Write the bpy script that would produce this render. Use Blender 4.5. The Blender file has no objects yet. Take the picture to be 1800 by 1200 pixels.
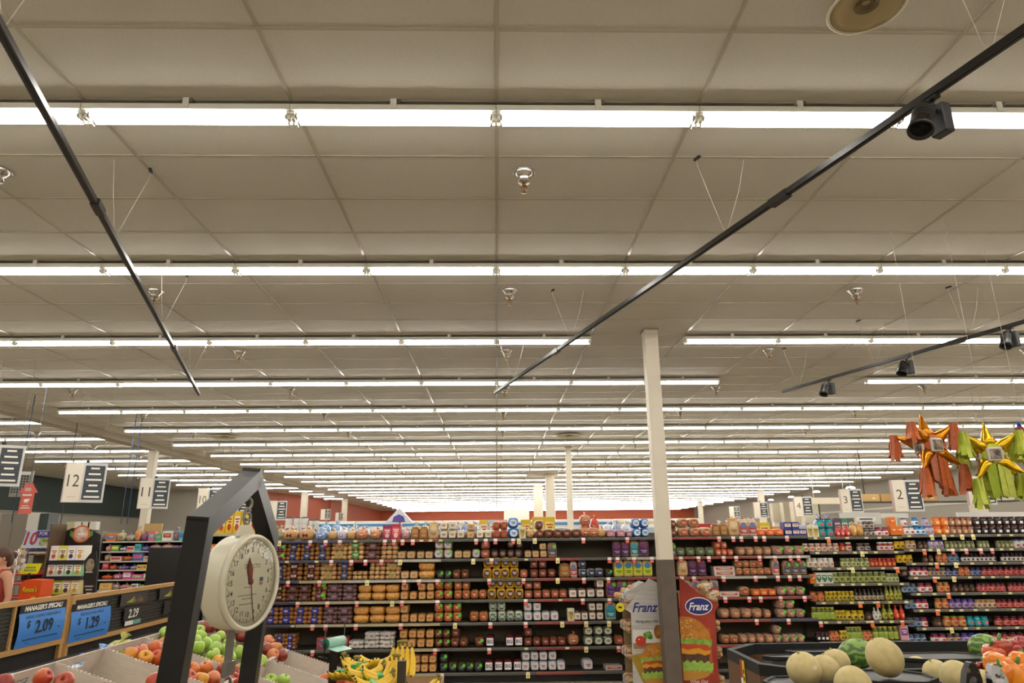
import bpy, math, random
from mathutils import Vector as V, Matrix as MX
S=bpy.context.scene; COL=S.collection
rnd=random.Random(7)
PI=math.pi
# ---------------------------------------------------------------- camera
H=1.75; PT=math.radians(16.04); YW=math.radians(1.37); RL=.0095; F=1200.
Fw=V((math.sin(YW)*math.cos(PT),math.cos(YW)*math.cos(PT),math.sin(PT)))
R0=V((math.cos(YW),-math.sin(YW),0)); U0=R0.cross(Fw)
CR=math.cos(RL)*R0-math.sin(RL)*U0; CU=math.cos(RL)*U0+math.sin(RL)*R0
cam=bpy.data.cameras.new('camera'); cam.lens=24; cam.sensor_width=36; cam.clip_end=200; cam.clip_start=.05
co=bpy.data.objects.new('camera',cam); COL.objects.link(co)
mm=MX((CR,CU,-Fw)).transposed().to_4x4(); mm.translation=(0,0,H); co.matrix_world=mm
cam.dof.use_dof=True; cam.dof.focus_distance=4.2; cam.dof.aperture_fstop=9
S.camera=co
S.view_settings.view_transform='Standard'; S.view_settings.look='None'; S.view_settings.gamma=1
S.view_settings.use_curve_mapping=False; S.view_settings.exposure=1.3
w=bpy.data.worlds.new('world'); S.world=w; w.use_nodes=True
w.node_tree.nodes['Background'].inputs[0].default_value=(.9,.92,1,1); w.node_tree.nodes['Background'].inputs[1].default_value=.05
TUBE_POWER=9.0
CZ=4.255
# ---------------------------------------------------------------- where things stand: sight lines turned into places
def ray(x,y):
    return Fw+CR*((x-900)/F)+CU*((600-y)/F)
def atY(x,y,Y):
    d=ray(x,y); return V((0,0,H))+d*(Y/d.y)
def atZ(x,y,z):
    d=ray(x,y); return V((0,0,H))+d*((z-H)/d.z)
# ---------------------------------------------------------------- materials
def lin(c):
    if isinstance(c,str):
        c=[int(c[i:i+2],16)/255 for i in (0,2,4)]
        c=[v/12.92 if v<=.04045 else ((v+.055)/1.055)**2.4 for v in c]
    return (c[0],c[1],c[2],1)
MATS={}
def mat(c,rough=.5,metal=0,noise=0,scale=20,c2=None,bump=0,coat=0,emit=0,trans=0,name=None,alpha=1,stretch=None,thr=None):
    key=(str(c),rough,metal,noise,scale,str(c2),bump,coat,emit,trans,alpha,stretch,thr)
    if key in MATS: return MATS[key]
    m=bpy.data.materials.new(name or 'mat_'+(c if isinstance(c,str) else 'c%d'%len(MATS))); m.use_nodes=True
    nt=m.node_tree; b=nt.nodes['Principled BSDF']
    b.inputs['Base Color'].default_value=lin(c); b.inputs['Roughness'].default_value=rough; b.inputs['Metallic'].default_value=metal
    if coat: b.inputs['Coat Weight'].default_value=coat; b.inputs['Coat Roughness'].default_value=.12
    if trans: b.inputs['Transmission Weight'].default_value=trans; b.inputs['IOR'].default_value=1.3
    if alpha<1: b.inputs['Alpha'].default_value=alpha
    if emit: b.inputs['Emission Color'].default_value=lin(c); b.inputs['Emission Strength'].default_value=emit
    if noise or c2 or bump:
        tc=nt.nodes.new('ShaderNodeTexCoord'); mp=nt.nodes.new('ShaderNodeMapping'); nz=nt.nodes.new('ShaderNodeTexNoise')
        nz.inputs['Scale'].default_value=scale; nz.inputs['Detail'].default_value=4
        nz.noise_dimensions='4D'; oi=nt.nodes.new('ShaderNodeObjectInfo'); mu=nt.nodes.new('ShaderNodeMath'); mu.operation='MULTIPLY'; mu.inputs[1].default_value=40; nt.links.new(oi.outputs['Random'],mu.inputs[0]); nt.links.new(mu.outputs[0],nz.inputs['W'])
        if stretch: mp.inputs['Scale'].default_value=stretch
        nt.links.new(tc.outputs['Object'],mp.inputs[0]); nt.links.new(mp.outputs[0],nz.inputs['Vector'])
        rp=nt.nodes.new('ShaderNodeValToRGB'); a,z=thr or (.35,.65)
        rp.color_ramp.elements[0].position=a; rp.color_ramp.elements[1].position=z
        l=lin(c); l2=lin(c2) if c2 else tuple(v*(1-noise) for v in l[:3])+(1,)
        rp.color_ramp.elements[0].color=l2; rp.color_ramp.elements[1].color=l
        nt.links.new(nz.outputs['Fac'],rp.inputs[0]); nt.links.new(rp.outputs[0],b.inputs['Base Color'])
        if bump:
            bp=nt.nodes.new('ShaderNodeBump'); bp.inputs['Strength'].default_value=bump; bp.inputs['Distance'].default_value=.01
            nt.links.new(nz.outputs['Fac'],bp.inputs['Height']); nt.links.new(bp.outputs[0],b.inputs['Normal'])
    MATS[key]=m; return m
# ---------------------------------------------------------------- mesh building
TXT={}
def text_geo(s,shear=0,bold=0):
    k=(s,shear,bold)
    if k not in TXT:
        cu=bpy.data.curves.new('t','FONT'); cu.body=s; cu.shear=shear; cu.resolution_u=2; cu.align_x='CENTER'
        if bold: cu.offset=bold
        o=bpy.data.objects.new('t',cu); COL.objects.link(o)
        me=o.to_mesh(); 
        vs=[(v.co.x,v.co.y) for v in me.vertices]; fs=[tuple(p.vertices) for p in me.polygons]
        o.to_mesh_clear(); bpy.data.objects.remove(o); bpy.data.curves.remove(cu)
        if vs:
            x0=min(v[0] for v in vs);x1=max(v[0] for v in vs);y0=min(v[1] for v in vs);y1=max(v[1] for v in vs)
            hh=max(y1-y0,1e-3); vs=[((a-(x0+x1)/2)/hh,(b-(y0+y1)/2)/hh) for a,b in vs]
            wd=(x1-x0)/hh
        else: wd=1
        TXT[k]=(vs,fs,wd)
    return TXT[k]
class MB:
    def __init__(s): s.v=[];s.f=[];s.m=[];s.sm=[];s.mats=[]
    def mi(s,m):
        if m not in s.mats: s.mats.append(m)
        return s.mats.index(m)
    def add(s,vs,fs,m,smooth=False,T=None):
        n=len(s.v); i=s.mi(m)
        s.v+=[tuple(T@V(v)) if T else tuple(v) for v in vs]
        s.f+=[tuple(a+n for a in f) for f in fs]; s.m+=[i]*len(fs); s.sm+=[smooth]*len(fs); return s
    def box(s,c,d,m,T=None,taper=1):
        x,y,z=[a/2 for a in d]; c=V(c)
        vs=[c+V((i*x*(taper if k>0 else 1),j*y*(taper if k>0 else 1),k*z)) for i in(-1,1) for j in(-1,1) for k in(-1,1)]
        return s.add(vs,[(0,1,3,2),(4,6,7,5),(0,4,5,1),(2,3,7,6),(0,2,6,4),(1,5,7,3)],m,T=T)
    def bbox(s,c,d,m,b=.1,T=None):      # box with chamfered edges
        x,y,z=[a/2 for a in d]; b=min(b,x*.9,y*.9,z*.9); c=V(c); vs=[];ix={}
        for i in(-1,1):
            for j in(-1,1):
                for k in(-1,1):
                    for a,q in enumerate(((x,y-b,z-b),(x-b,y,z-b),(x-b,y-b,z))):
                        ix[i,j,k,a]=len(vs); vs.append(c+V((i*q[0],j*q[1],k*q[2])))
        fs=[]
        for a in range(3):
            o=[t for t in range(3) if t!=a]
            for sg in(-1,1):
                q=[]
                for p in((-1,-1),(1,-1),(1,1),(-1,1)):
                    e=[0,0,0]; e[a]=sg; e[o[0]]=p[0]; e[o[1]]=p[1]; q.append(ix[e[0],e[1],e[2],a])
                if (sg>0)!=(a!=1): q=q[::-1]
                fs.append(tuple(q))
        for a in range(3):
            o=[t for t in range(3) if t!=a]
            for p in((-1,-1),(1,-1),(1,1),(-1,1)):
                q=[]
                for (sg,face) in((-1,o[0]),(1,o[0]),(1,o[1]),(-1,o[1])):
                    e=[0,0,0]; e[a]=sg; e[o[0]]=p[0]; e[o[1]]=p[1]; q.append(ix[e[0],e[1],e[2],face])
                fs.append(tuple(q))
        for i in(-1,1):
            for j in(-1,1):
                for k in(-1,1): fs.append((ix[i,j,k,0],ix[i,j,k,1],ix[i,j,k,2]))
        return s.add(vs,fs,m,T=T)
    def tube(s,pts,r,m,n=8,cap=True,smooth=True,T=None,sx=1):
        pts=[V(p) for p in pts]; L=len(pts); rr=r if isinstance(r,(list,tuple)) else [r]*L; vs=[];fs=[]
        up=None
        for i,p in enumerate(pts):
            d=(pts[min(i+1,L-1)]-pts[max(i-1,0)]).normalized()
            if up is None: up=V((0,0,1)) if abs(d.z)<.9 else V((0,1,0))
            a=d.cross(up).normalized(); up=a.cross(d).normalized()
            for k in range(n):
                t=2*PI*k/n+PI/n; vs.append(p+a*math.cos(t)*rr[i]*sx+up*math.sin(t)*rr[i])
        for i in range(L-1):
            for k in range(n): fs.append((i*n+k,i*n+(k+1)%n,(i+1)*n+(k+1)%n,(i+1)*n+k))
        if cap: fs+= [tuple(range(n))[::-1],tuple((L-1)*n+k for k in range(n))]
        return s.add(vs,fs,m,smooth,T)
    def beam(s,p0,p1,w,h,m,up=(0,0,1),T=None):
        p0,p1=V(p0),V(p1); d=(p1-p0).normalized(); a=d.cross(V(up)).normalized(); u=a.cross(d)
        vs=[p+a*i*w/2+u*j*h/2 for p in(p0,p1) for i,j in((-1,-1),(1,-1),(1,1),(-1,1))]
        return s.add(vs,[(0,1,2,3),(7,6,5,4),(0,4,5,1),(1,5,6,2),(2,6,7,3),(3,7,4,0)],m,T=T)
    def lathe(s,prof,m,n=16,T=None,smooth=True,wob=None,cap=True):
        vs=[];fs=[];L=len(prof)
        for r,z in prof:
            for k in range(n):
                t=2*PI*k/n; q=r*(wob(t,z) if wob else 1); vs.append((q*math.cos(t),q*math.sin(t),z))
        for i in range(L-1):
            for k in range(n): fs.append((i*n+k,i*n+(k+1)%n,(i+1)*n+(k+1)%n,(i+1)*n+k))
        if cap and prof[0][0]>1e-4: fs.append(tuple(range(n))[::-1])
        if cap and prof[-1][0]>1e-4: fs.append(tuple((L-1)*n+k for k in range(n)))
        return s.add(vs,fs,m,smooth,T)
    def ball(s,c,r,m,n=10,k=7,T=None,e=1,fn=None):     # ellipsoid, e<1 squares it off
        c=V(c); r=r if isinstance(r,(list,tuple)) else (r,r,r); vs=[];fs=[]
        pw=lambda v:math.copysign(abs(v)**e,v)
        for i in range(k+1):
            a=-PI/2+PI*i/k
            for j in range(n):
                t=2*PI*j/n; d=V((pw(math.cos(a))*pw(math.cos(t)),pw(math.cos(a))*pw(math.sin(t)),pw(math.sin(a))))
                if fn: d=fn(d)
                vs.append(c+V((d.x*r[0],d.y*r[1],d.z*r[2])))
        for i in range(k):
            for j in range(n): fs.append((i*n+j,i*n+(j+1)%n,(i+1)*n+(j+1)%n,(i+1)*n+j))
        return s.add(vs,fs,m,True,T)
    def prism(s,pts,y0,y1,m,T=None):          # outline in x,z, thick along y
        n=len(pts); vs=[(x,y0,z) for x,z in pts]+[(x,y1,z) for x,z in pts]
        fs=[tuple(range(n)),tuple(range(n,2*n))[::-1]]+[(i,n+i,n+(i+1)%n,(i+1)%n) for i in range(n)]
        return s.add(vs,fs,m,T=T)
    def text(s,t,c,h,m,T=None,shear=0,bold=0,maxw=None,th=.0008):   # upright writing facing -y, centred on c
        vs,fs,wd=text_geo(t,shear,bold)
        sx=h
        if maxw and wd*h>maxw: sx=maxw/wd
        n=len(vs); P=[(c[0]+a*sx,c[1],c[2]+b*h) for a,b in vs]
        return s.add(P,fs,m,T=T)
    def disc(s,c,rx,rz,m,n=20,T=None,th=.001):
        return s.prism([(c[0]+rx*math.cos(2*PI*k/n),c[2]+rz*math.sin(2*PI*k/n)) for k in range(n)],c[1]-th,c[1],m,T=T)
    def rect(s,c,wd,h,m,T=None,th=.001):
        return s.box((c[0],c[1]-th/2,c[2]),(wd,th,h),m,T=T)
    def mesh(s,name):
        me=bpy.data.meshes.new(name); me.from_pydata(s.v,[],s.f)
        for m in s.mats: me.materials.append(m)
        me.polygons.foreach_set('material_index',s.m); me.polygons.foreach_set('use_smooth',s.sm); me.update(); return me
    def build(s,name,parent=None,**k): return obj(name,s.mesh(name),parent,**k)
def obj(name,me,parent=None,loc=None,rot=None,scl=None,**k):
    o=bpy.data.objects.new(name,me); COL.objects.link(o)
    if parent: o.parent=parent
    if loc is not None: o.location=loc
    if rot is not None: o.rotation_euler=rot
    if scl is not None: o.scale=scl
    return tag(o,**k)
def tag(o,label=None,cat=None,group=None,kind=None):
    if label: o['label']=label
    if cat: o['category']=cat
    if group: o['group']=group
    if kind: o['kind']=kind
    return o
def thing(name,label,cat,loc=(0,0,0),rot=(0,0,0),group=None):
    return obj(name,None,None,loc,rot,None,label=label,cat=cat,group=group)
def struct(name,mb,label=None): return mb.build(name,kind='structure',label=label)
def TR(loc=(0,0,0),rot=(0,0,0),s=1):
    m=MX.Translation(loc)
    for a,ax in zip(rot,'XYZ'):
        if a: m=m@MX.Rotation(a,4,ax)
    return m@MX.Scale(s,4) if s!=1 else m
ORD=['first','second','third','fourth','fifth','sixth','seventh','eighth','ninth','tenth','eleventh','twelfth','thirteenth','fourteenth','fifteenth','sixteenth','seventeenth','eighteenth','nineteenth','twentieth','twenty-first','twenty-second','twenty-third','twenty-fourth','twenty-fifth','twenty-sixth','twenty-seventh','twenty-eighth','twenty-ninth','thirtieth']
# ---------------------------------------------------------------- common materials
M_tile=mat('c9c2b5',.8,noise=.09,scale=140,bump=0,name='ceiling_tile')
M_tbar=mat('b4ac9c',.2,name='t_bar')
M_white=mat('e9e6dc',.4,name='white_enamel')
M_lite=mat('ffffff',.5,emit=1,name='tube_light')
b=M_lite.node_tree.nodes['Principled BSDF']; b.inputs['Emission Strength'].default_value=TUBE_POWER; b.inputs['Emission Color'].default_value=(1,.97,.90,1)
M_black=mat('15120f',.35,name='black_metal'); M_dark=mat('1c1916',.55)
M_chrome=mat('c9c4bb',.22,metal=1); M_brass=mat('8a6a3c',.35,metal=1); M_galv=mat('8d8a83',.42,metal=.8)
M_cream=mat('d9cfbd',.5,name='cream_paint'); M_taupe=mat('665a50',.55,noise=.12,scale=9)
M_ink=mat('1a1a1c',.6); M_paper=mat('f1ede2',.6)
# ---------------------------------------------------------------- the room
XL,XR,YB,YF=-17.9,18.6,-6.,66.
mb=MB()
mb.add([(XL,YB,CZ),(XR,YB,CZ),(XR,YF,CZ),(XL,YF,CZ)],[(0,3,2,1)],M_tile)
mb.add([(XL,YB,CZ+.1),(XR,YB,CZ+.1),(XR,YF,CZ+.1),(XL,YF,CZ+.1)],[(0,1,2,3)],M_tile)
for k in range(-14,16):
    x=k*1.2145+.006
    mb.box((x,(YB+YF)/2,CZ-.003),(.024,YF-YB,.006),M_tbar); mb.box((x,(YB+YF)/2,CZ-.0075),(.008,YF-YB,.003),M_tbar)
for k in range(-14,104):
    y=2.924+.6065*k
    if y<YF: mb.box(((XL+XR)/2,y,CZ-.002),(XR-XL,.020,.004),M_tbar)
struct('ceiling',mb,'white suspended ceiling of speckled lay-in tiles in a metal grid')
mb=MB(); mb.box(((XL+XR)/2,(YB+YF)/2,-.05),(XR-XL,YF-YB,.1),mat('b3a995',.25,noise=.12,scale=3,name='vinyl_floor'))
struct('floor',mb)
M_wg=mat('a09a90',.7,name='grey_wall'); M_grn=mat('33403d',.7,name='dark_green_wall'); M_red=mat('a84f30',.65,name='brick_red_wall'); M_mar=mat('7b4138',.65,name='maroon_wall')
mb=MB(); mb.box((XL-.1,15,1.42),(.2,42,2.84),M_wg); mb.box((XL-.1,15,3.55),(.2,42,1.42),M_grn)
mb.box((XL+.04,15,2.86),(.08,42,.05),mat('8a857c',.5))
struct('wall_left',mb)
mb=MB(); mb.box(((XL-12.5)/2,36.1,CZ/2),(-12.5-XL,.2,CZ),mat('b5afa4',.7)); struct('wall_back_left',mb,'pale grey wall facing the camera at far left')
mb=MB(); mb.beam((-12.5,36.1,CZ/2),(-11.0,46,CZ/2),.2,CZ,M_red); mb.box((-10.9,56,CZ/2),(.2,20.2,CZ),M_red); struct('wall_side_left',mb,'brick red wall running back beyond the left aisles')
mb=MB(); mb.box(((XL+XR)/2,YF+.1,CZ/2),(XR-XL,.2,CZ),M_red); struct('wall_far',mb)
mb=MB(); mb.box((XR+.1,40.5,CZ/2),(.2,51,CZ),M_wg); mb.box((XR+.1,4.5,CZ/2),(.2,21,CZ),M_mar)
struct('wall_right',mb,'long right wall, grey far off and maroon nearer')
mb=MB(); mb.box(((XL+XR)/2,YB-.1,CZ/2),(XR-XL,.2,CZ),M_wg); struct('wall_front',mb)
mb=MB(); mb.box((-9.33,14.5,CZ-.07),(.3,41,.14),mat('a79c88',.6)); struct('trim_1',mb,'shallow beige ceiling beam running away on the left')
mb=MB(); mb.box((XR-.02,36,2.95),(.04,42,.1),mat('c9c4ba',.5)); struct('trim_2',mb,'pale rail along the right wall')
# columns
def column(x,y,wd,label,split=1.49,low=True):
    o=thing('column',label,'column',(x,y,0),group=None)
    a=MB(); a.bbox((0,0,(CZ+split)/2),(wd,wd,CZ-split-.002),M_cream,.006); a.box((0,0,CZ-.012),(wd+.03,wd+.03,.022),mat('8f8574',.6)); a.build('column_shaft',o)
    a=MB(); a.bbox((0,0,split/2),(wd+.012,wd+.012,split),M_taupe if low else M_cream,.006); a.box((0,0,.06),(wd+.05,wd+.05,.12),M_dark); a.build('column_base',o)
column(1.93,8.2,.165,'tall cream square column painted taupe below, standing by the burger displays')
column(2.06,19.72,.165,'slim cream column rising behind the bread rack, right of the two thick ones',1.2,False)
column(2.18,28.4,.36,'thick cream column behind the bread rack, right one of the adjoining pair',1.2,False)
column(1.99,33.6,.42,'thick cream column behind the bread rack, left one of the adjoining pair',1.2,False)
column(-9.33,18.9,.2,'cream column under the ceiling beam beside the sign numbered 11',1.2,False)
column(-10.2,37.4,.3,'cream column before the left part of the red wall',1.2,False)
column(-9.6,44.5,.3,'cream column before the red wall corner, far left of centre',1.2,False)
column(14.73,38.7,.3,'cream column far right, above the tall bread bags',1.2,False)
column(14.9,51.1,.3,'small far cream column, between the near column and the right wall',1.2,False)
# ---------------------------------------------------------------- fluorescent rows
P4=1.2145; LZ=4.183
def fixture_proto():
    o=thing('ceiling_light','x','ceiling light')
    a=MB(); a.prism([(-.06,.05),(.06,.05),(.08,.036),(.08,0),(-.08,0),(-.08,.036)],-P4/2+.002,P4/2-.002,M_white,T=MX.Rotation(PI/2,4,'Z')); a.build('housing',o)
    for s in(-1,1):
        a=MB(); a.tube([(-P4/2+.035,s*.03,-.017),(P4/2-.035,s*.03,-.017)],.0165,M_lite,n=8); a.build('lamp_tube',o)
        a=MB(); 
        for q in(-.03,.03):
            a.box((s*(P4/2-.014),q,-.022),(.018,.03,.042),M_white); a.tube([(s*(P4/2-.024),q,-.017),(s*(P4/2-.036),q,-.017)],.0175,M_galv,n=8)
        a.box((s*(P4/2-.012),0,-.008),(.022,.12,.014),M_white); a.build('lamp_holder',o)
    a=MB(); a.box((.0,-.084,.04),(.036,.006,.064),M_white); a.box((0,-.04,.064),(.036,.09,.006),M_white); a.box((.028,-.07,.055),(.02,.03,.024),M_galv); a.build('hanger',o)
    a=MB(); a.tube([(-P4/2,-.07,.04),(P4/2,-.07,.04)],.005,M_galv,n=6); a.build('conduit',o)
    return o
def copy_thing(o,loc,rot=None,label=None,group=None,scl=None):
    r=o.copy(); COL.objects.link(r); r.location=loc
    if rot is not None: r.rotation_euler=rot
    if scl is not None: r.scale=scl
    if label: r['label']=label
    if group: r['group']=group
    for ch in o.children:
        c=ch.copy(); COL.objects.link(c); c.parent=r
        for g in ch.children:
            d=g.copy(); COL.objects.link(d); d.parent=c
    return r
spots=[]
for r in range(0,26):
    Y=3.586+2.433*r
    if Y>64.5: break
    lo=-8.5 if Y<20 else (-8.5 if Y<60 else -8.5)
    k0=-7; k1=14
    for k in range(k0,k1):
        xc=(k+.5)*P4+.003
        if r==2 and k==1: continue
        if r==3 and k in(3,4): continue
        if 1.7<xc<2.5 and r in(10,): continue
        spots.append((xc,Y,r,'m'))
for r in range(0,26):
    Y=3.586+2.433*r-1.22
    if Y<1 or Y>64: continue
    lim=-15.3 if Y<35.5 else (-11.2 if Y<46 else -10.6)
    for k in range(8,14):
        xc=-9.55-(k-8+.5)*P4
        if Y>46 and k>7: continue
        if xc-.6>=lim: spots.append((xc,Y,r,'l'))
def inview(x,Y):
    d=V((x,Y,LZ-H)); z=d.dot(Fw)
    if z<.3: return False
    u=d.dot(CR)/z*F; v=d.dot(CU)/z*F; q=.6*F/z
    return -900-q<u<900+q and v<600
vis=sorted([s for s in spots if inview(s[0],s[1])],key=lambda s:s[1])
keep=vis[:300]; ks=set(keep); rest=[s for s in spots if s not in ks and not (s[1]<36 and abs(s[0])>1e9)]
proto=fixture_proto(); first=True
rows={}
for s in keep: rows.setdefault((s[3],s[2]),[]).append(s)
mrow=0;lrow=0
for key in sorted(rows,key=lambda k:(k[0]!='m',k[1])):
    row=sorted(rows[key])
    if key[0]=='m': mrow+=1; rn='%s light row from the camera'%ORD[mrow-1] if mrow>1 else 'nearest light row'
    else: lrow+=1; rn='%s row left of ceiling beam'%ORD[lrow-1]
    for i,s in enumerate(row):
        pos='leftmost' if i==0 else ('rightmost' if i==len(row)-1 else ORD[i]+' from left')
        lb='lit fluorescent light, %s in the %s'%(pos,rn)
        if first: proto.location=(s[0],s[1],LZ); proto['label']=lb; proto['group']='fluorescent ceiling lights'; first=False
        else: copy_thing(proto,(s[0],s[1],LZ),label=lb,group='fluorescent ceiling lights')
a=MB()
for r in range(-3,0):
    for k in range(-7,14): rest.append(((k+.5)*P4,3.586+2.433*r,r,'m'))
for x,Y,_,_ in rest:
    a.box((x,Y,LZ+.02),(P4-.01,.15,.04),M_white); a.box((x,Y-.079,LZ+.037),(.036,.006,.064),M_white)
    for s in(-1,1): a.tube([(x-P4/2+.035,Y+s*.03,LZ-.017),(x+P4/2-.035,Y+s*.03,LZ-.017)],.0165,M_lite,n=5)
a.build('ceiling_light',label='farthest rows of lit fluorescent ceiling lights merging together toward the back',cat='ceiling light',kind='stuff')
# ---------------------------------------------------------------- track lighting hung on wires
def track(p0,p1,label,joints,spotsx,wires):
    p0=V(p0);p1=V(p1); d=(p1-p0); L=d.length; dn=d.normalized(); ang=math.atan2(dn.y,dn.x)
    o=thing('lighting_track',label,'track light',p0,(0,0,ang),group='black lighting tracks')
    a=MB(); a.box((L/2,0,0),(L,.036,.034),M_black); a.box((L/2,0,-.018),(L,.012,.003),M_dark); a.box((L/2,0,.0172),(L-.002,.03,.002),mat('55504a',.25,metal=.6)); a.build('track_rail',o)
    for j in joints: a=MB(); a.box((j,.004,-.002),(.16,.05,.046),M_black); a.build('joint_cover',o)
    for wx,dx,dy in wires:
        a=MB(); z=CZ-.006-p0.z
        M_w=mat('d0ccc0',.4)
        a.tube([(wx,0,.02),(wx+.04,dx,z-.05),(wx+.04,dx,z)],.0016,M_w,n=4); a.tube([(wx+.03,0,.02),(wx+.1,dy*.6,z*.55),(wx+.13,dy,z)],.0013,M_w,n=4)
        a.box((wx+.05,dx,z-.004),(.06,.02,.012),M_dark); a.build('suspension_wire',o)
    for i,(sx,yaw) in enumerate(spotsx):
        q=dn*sx+p0
        lb='%s'%label_spots[label][i]
        t=thing('track_spotlight',lb,'spotlight',(q.x,q.y,q.z-.0195),(0,0,ang+yaw+PI))
        b=MB(); b.box((0,0,-.008),(.07,.03,.016),M_black); b.tube([(0,0,-.015),(0,0,-.045)],.009,M_black); b.build('track_adapter',t)
        b=MB(); b.bbox((.0,-.03,-.115),(.085,.055,.15),mat('2b2a2b',.5),.006); b.build('driver_box',t)
        b=MB(); T=TR((.005,.055,-.075),(.5,.12,0)); b.lathe([(.0,.02),(.036,.018),(.043,0),(.046,-.02),(.047,-.09),(.054,-.13),(.055,-.15),(.047,-.15),(.044,-.135)],M_black,20,T=T); b.lathe([(.0,-.134),(.0455,-.135)],mat('6d655a',.5,noise=.3,scale=300),20,T=T)
        for k in range(5): b.lathe([(.0475,-.015-k*.014),(.0495,-.019-k*.014),(.0475,-.023-k*.014)],M_dark,16,T=T)
        b.tube([(0,-.01,-.07),(.005,.03,-.085)],.012,M_black); b.build('lamp_head',t)
    return o
TZ=3.72
label_spots={}
l1='long black lighting track crossing the ceiling on the left'; l2='long black lighting track rising from centre to the upper right corner'; l3='short-looking black lighting track at right with three spotlights'
label_spots[l1]=[]; label_spots[l2]=['black track spotlight near the upper right, before the nearest light row']
label_spots[l3]=['black track spotlight nearest the lower left end of the right track','black track spotlight in the middle of the right track','black track spotlight at the right edge of the picture']
def along(A,B,x,y):
    p=atZ(x,y,TZ); A=V(A); B=V(B); return (p-A).dot((B-A).normalized())
A=(-4.164,9.486,TZ);B=(-1.975+.98,2.314-3.2,TZ)
track(A,B,l1,[along(A,B,305,612),along(A,B,160,362)],[],[(along(A,B,*q),.16,-.05) for q in((335,665),(290,575),(195,420),(20,60))])
A=(-.0215,9.462,TZ);B=(2.148+.98,2.27-3.2,TZ)
track(A,B,l2,[along(A,B,980,617),along(A,B,1372,348)],[(along(A,B,1633,165),0)],[(along(A,B,*q),-.2,.12) for q in((905,668),(1010,600),(1268,412),(1725,95))])
A=(4.085,9.476,TZ);B=(5.118+1.2,6.203-3.8,TZ)
track(A,B,l3,[along(A,B,1680,600)],[(along(A,B,1458,665),0),(along(A,B,1590,625),0),(along(A,B,1776,573),0)],[(along(A,B,*q),-.2,.12) for q in((1400,680),(1525,640),(1695,593))])
# ---------------------------------------------------------------- sprinklers
def sprinkler():
    o=thing('fire_sprinkler','x','sprinkler')
    a=MB(); a.lathe([(.075,0),(.078,-.008),(.055,-.03),(.042,-.06),(.040,-.085),(.0,-.085)],M_chrome,16); a.lathe([(.078,-.001),(.085,-.004),(.075,-.01)],M_chrome,16); a.build('escutcheon',o)
    a=MB(); a.tube([(0,0,-.08),(0,0,-.115)],.014,M_brass,8)
    for s in(-1,1): a.tube([(s*.012,0,-.11),(s*.02,0,-.13),(s*.012,0,-.155),(0,0,-.16)],.004,M_brass,6)
    a.lathe([(0,-.158),(.018,-.160),(.02,-.163),(0,-.164)],M_brass,12); a.tube([(0,0,-.115),(0,0,-.16)],.0035,mat('7a2a20',.4),6); a.build('sprinkler_head',o)
    return o
sp=sprinkler(); first=True
for j in range(0,11):
    row=[]
    for i in range(-5,5):
        x=.14+3.67*i+(.06 if j==0 else 0); y=4.33+2.405*j
        d=V((x,y,CZ-.05-H)); z=d.dot(Fw); u=d.dot(CR)/z*F; v=d.dot(CU)/z*F
        if abs(u)>905 or (i<-2 and y>1e9) : continue
        row.append((x,y))
    for i,(x,y) in enumerate(row):
        if abs(x-(-9.33))<.4: continue
        n='nearest sprinkler row' if j==0 else '%s sprinkler row from the camera'%ORD[j]
        pos='leftmost' if i==0 else('rightmost' if i==len(row)-1 else ORD[i]+' from left')
        lb='chrome and brass ceiling sprinkler, %s in the %s'%(pos,n)
        if first: sp.location=(x,y,CZ-.008); sp['label']=lb; sp['group']='ceiling sprinklers'; first=False
        else: copy_thing(sp,(x,y,CZ-.008),label=lb,group='ceiling sprinklers')
# round ceiling air diffusers
def diffuser(x,y,r,label):
    o=thing('ceiling_diffuser',label,'air vent',(x,y,CZ-.006))
    a=MB(); a.lathe([(0,-.02),(r*.3,-.018),(r*.75,-.05),(r,-.055),(r,-.04),(r*.7,-.02),(r*.4,0)],mat('b5a37c',.5),28); a.build('vent_cone',o)
    a=MB(); a.lathe([(r-.004,-.055),(r+.004,-.06),(r+.012,-.055),(r+.004,-.045)],mat('d8cfb8',.4),28,cap=False); a.build('vent_rim',o)
    a=MB()
    for k in range(4): a.lathe([(r*(.12+.06*k),-.022-.004*k),(r*(.14+.06*k),-.03-.004*k),(r*(.15+.06*k),-.022-.004*k)],mat('7c6c4c',.5),24,cap=False)
    a.build('vent_rings',o)
p=atZ(1517,2,CZ); diffuser(p.x,p.y-.02,.17,'large round cream air diffuser cut by the top edge of the picture')
p=atZ(1000,762,CZ); diffuser(p.x,p.y,.3,'small-looking round air diffuser above the centre aisles')
p=atZ(395,764,CZ); diffuser(p.x,p.y,.3,'small-looking round air diffuser on the ceiling at left of centre')
# ================================================================ products
PM={}
def bag(c,c2=None,r=.28,sc=55): return mat(c,r,c2=c2,noise=.25,scale=sc,thr=(.32,.62),bump=.5)
PLAS=lambda c:mat(c,.3)
WHT='efeae0'
def bars(b,c,w,h,m,n=2):
    for i in range(n):
        z=c[2]+h*(.5-(i+.5)/n); b.rect((c[0]+(.06*w if i%2 else 0),c[1],z),w*(1-.3*(i%2)),h/n*.55,m)
def lbl(b,y,z,w,h,lc,txt,tc,shape):
    if shape=='disc': b.disc((0,y,z),w/2,h/2,PLAS(lc),14); 
    elif shape=='hex': b.prism([(w/2*math.cos(PI/3*k+PI/6*0),z+h/2*math.sin(PI/3*k)) for k in range(6)],y-.001,y,PLAS(lc))
    else: b.rect((0,y,z),w,h,PLAS(lc))
    if txt: b.text(txt,(0,y-.0022,z),h*.36 if shape=='disc' else h*.5,PLAS(tc),maxw=w*.8,bold=.02)
    elif tc: bars(b,(0,y-.0012,z),w*.6,h*.42,PLAS(tc))
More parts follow.
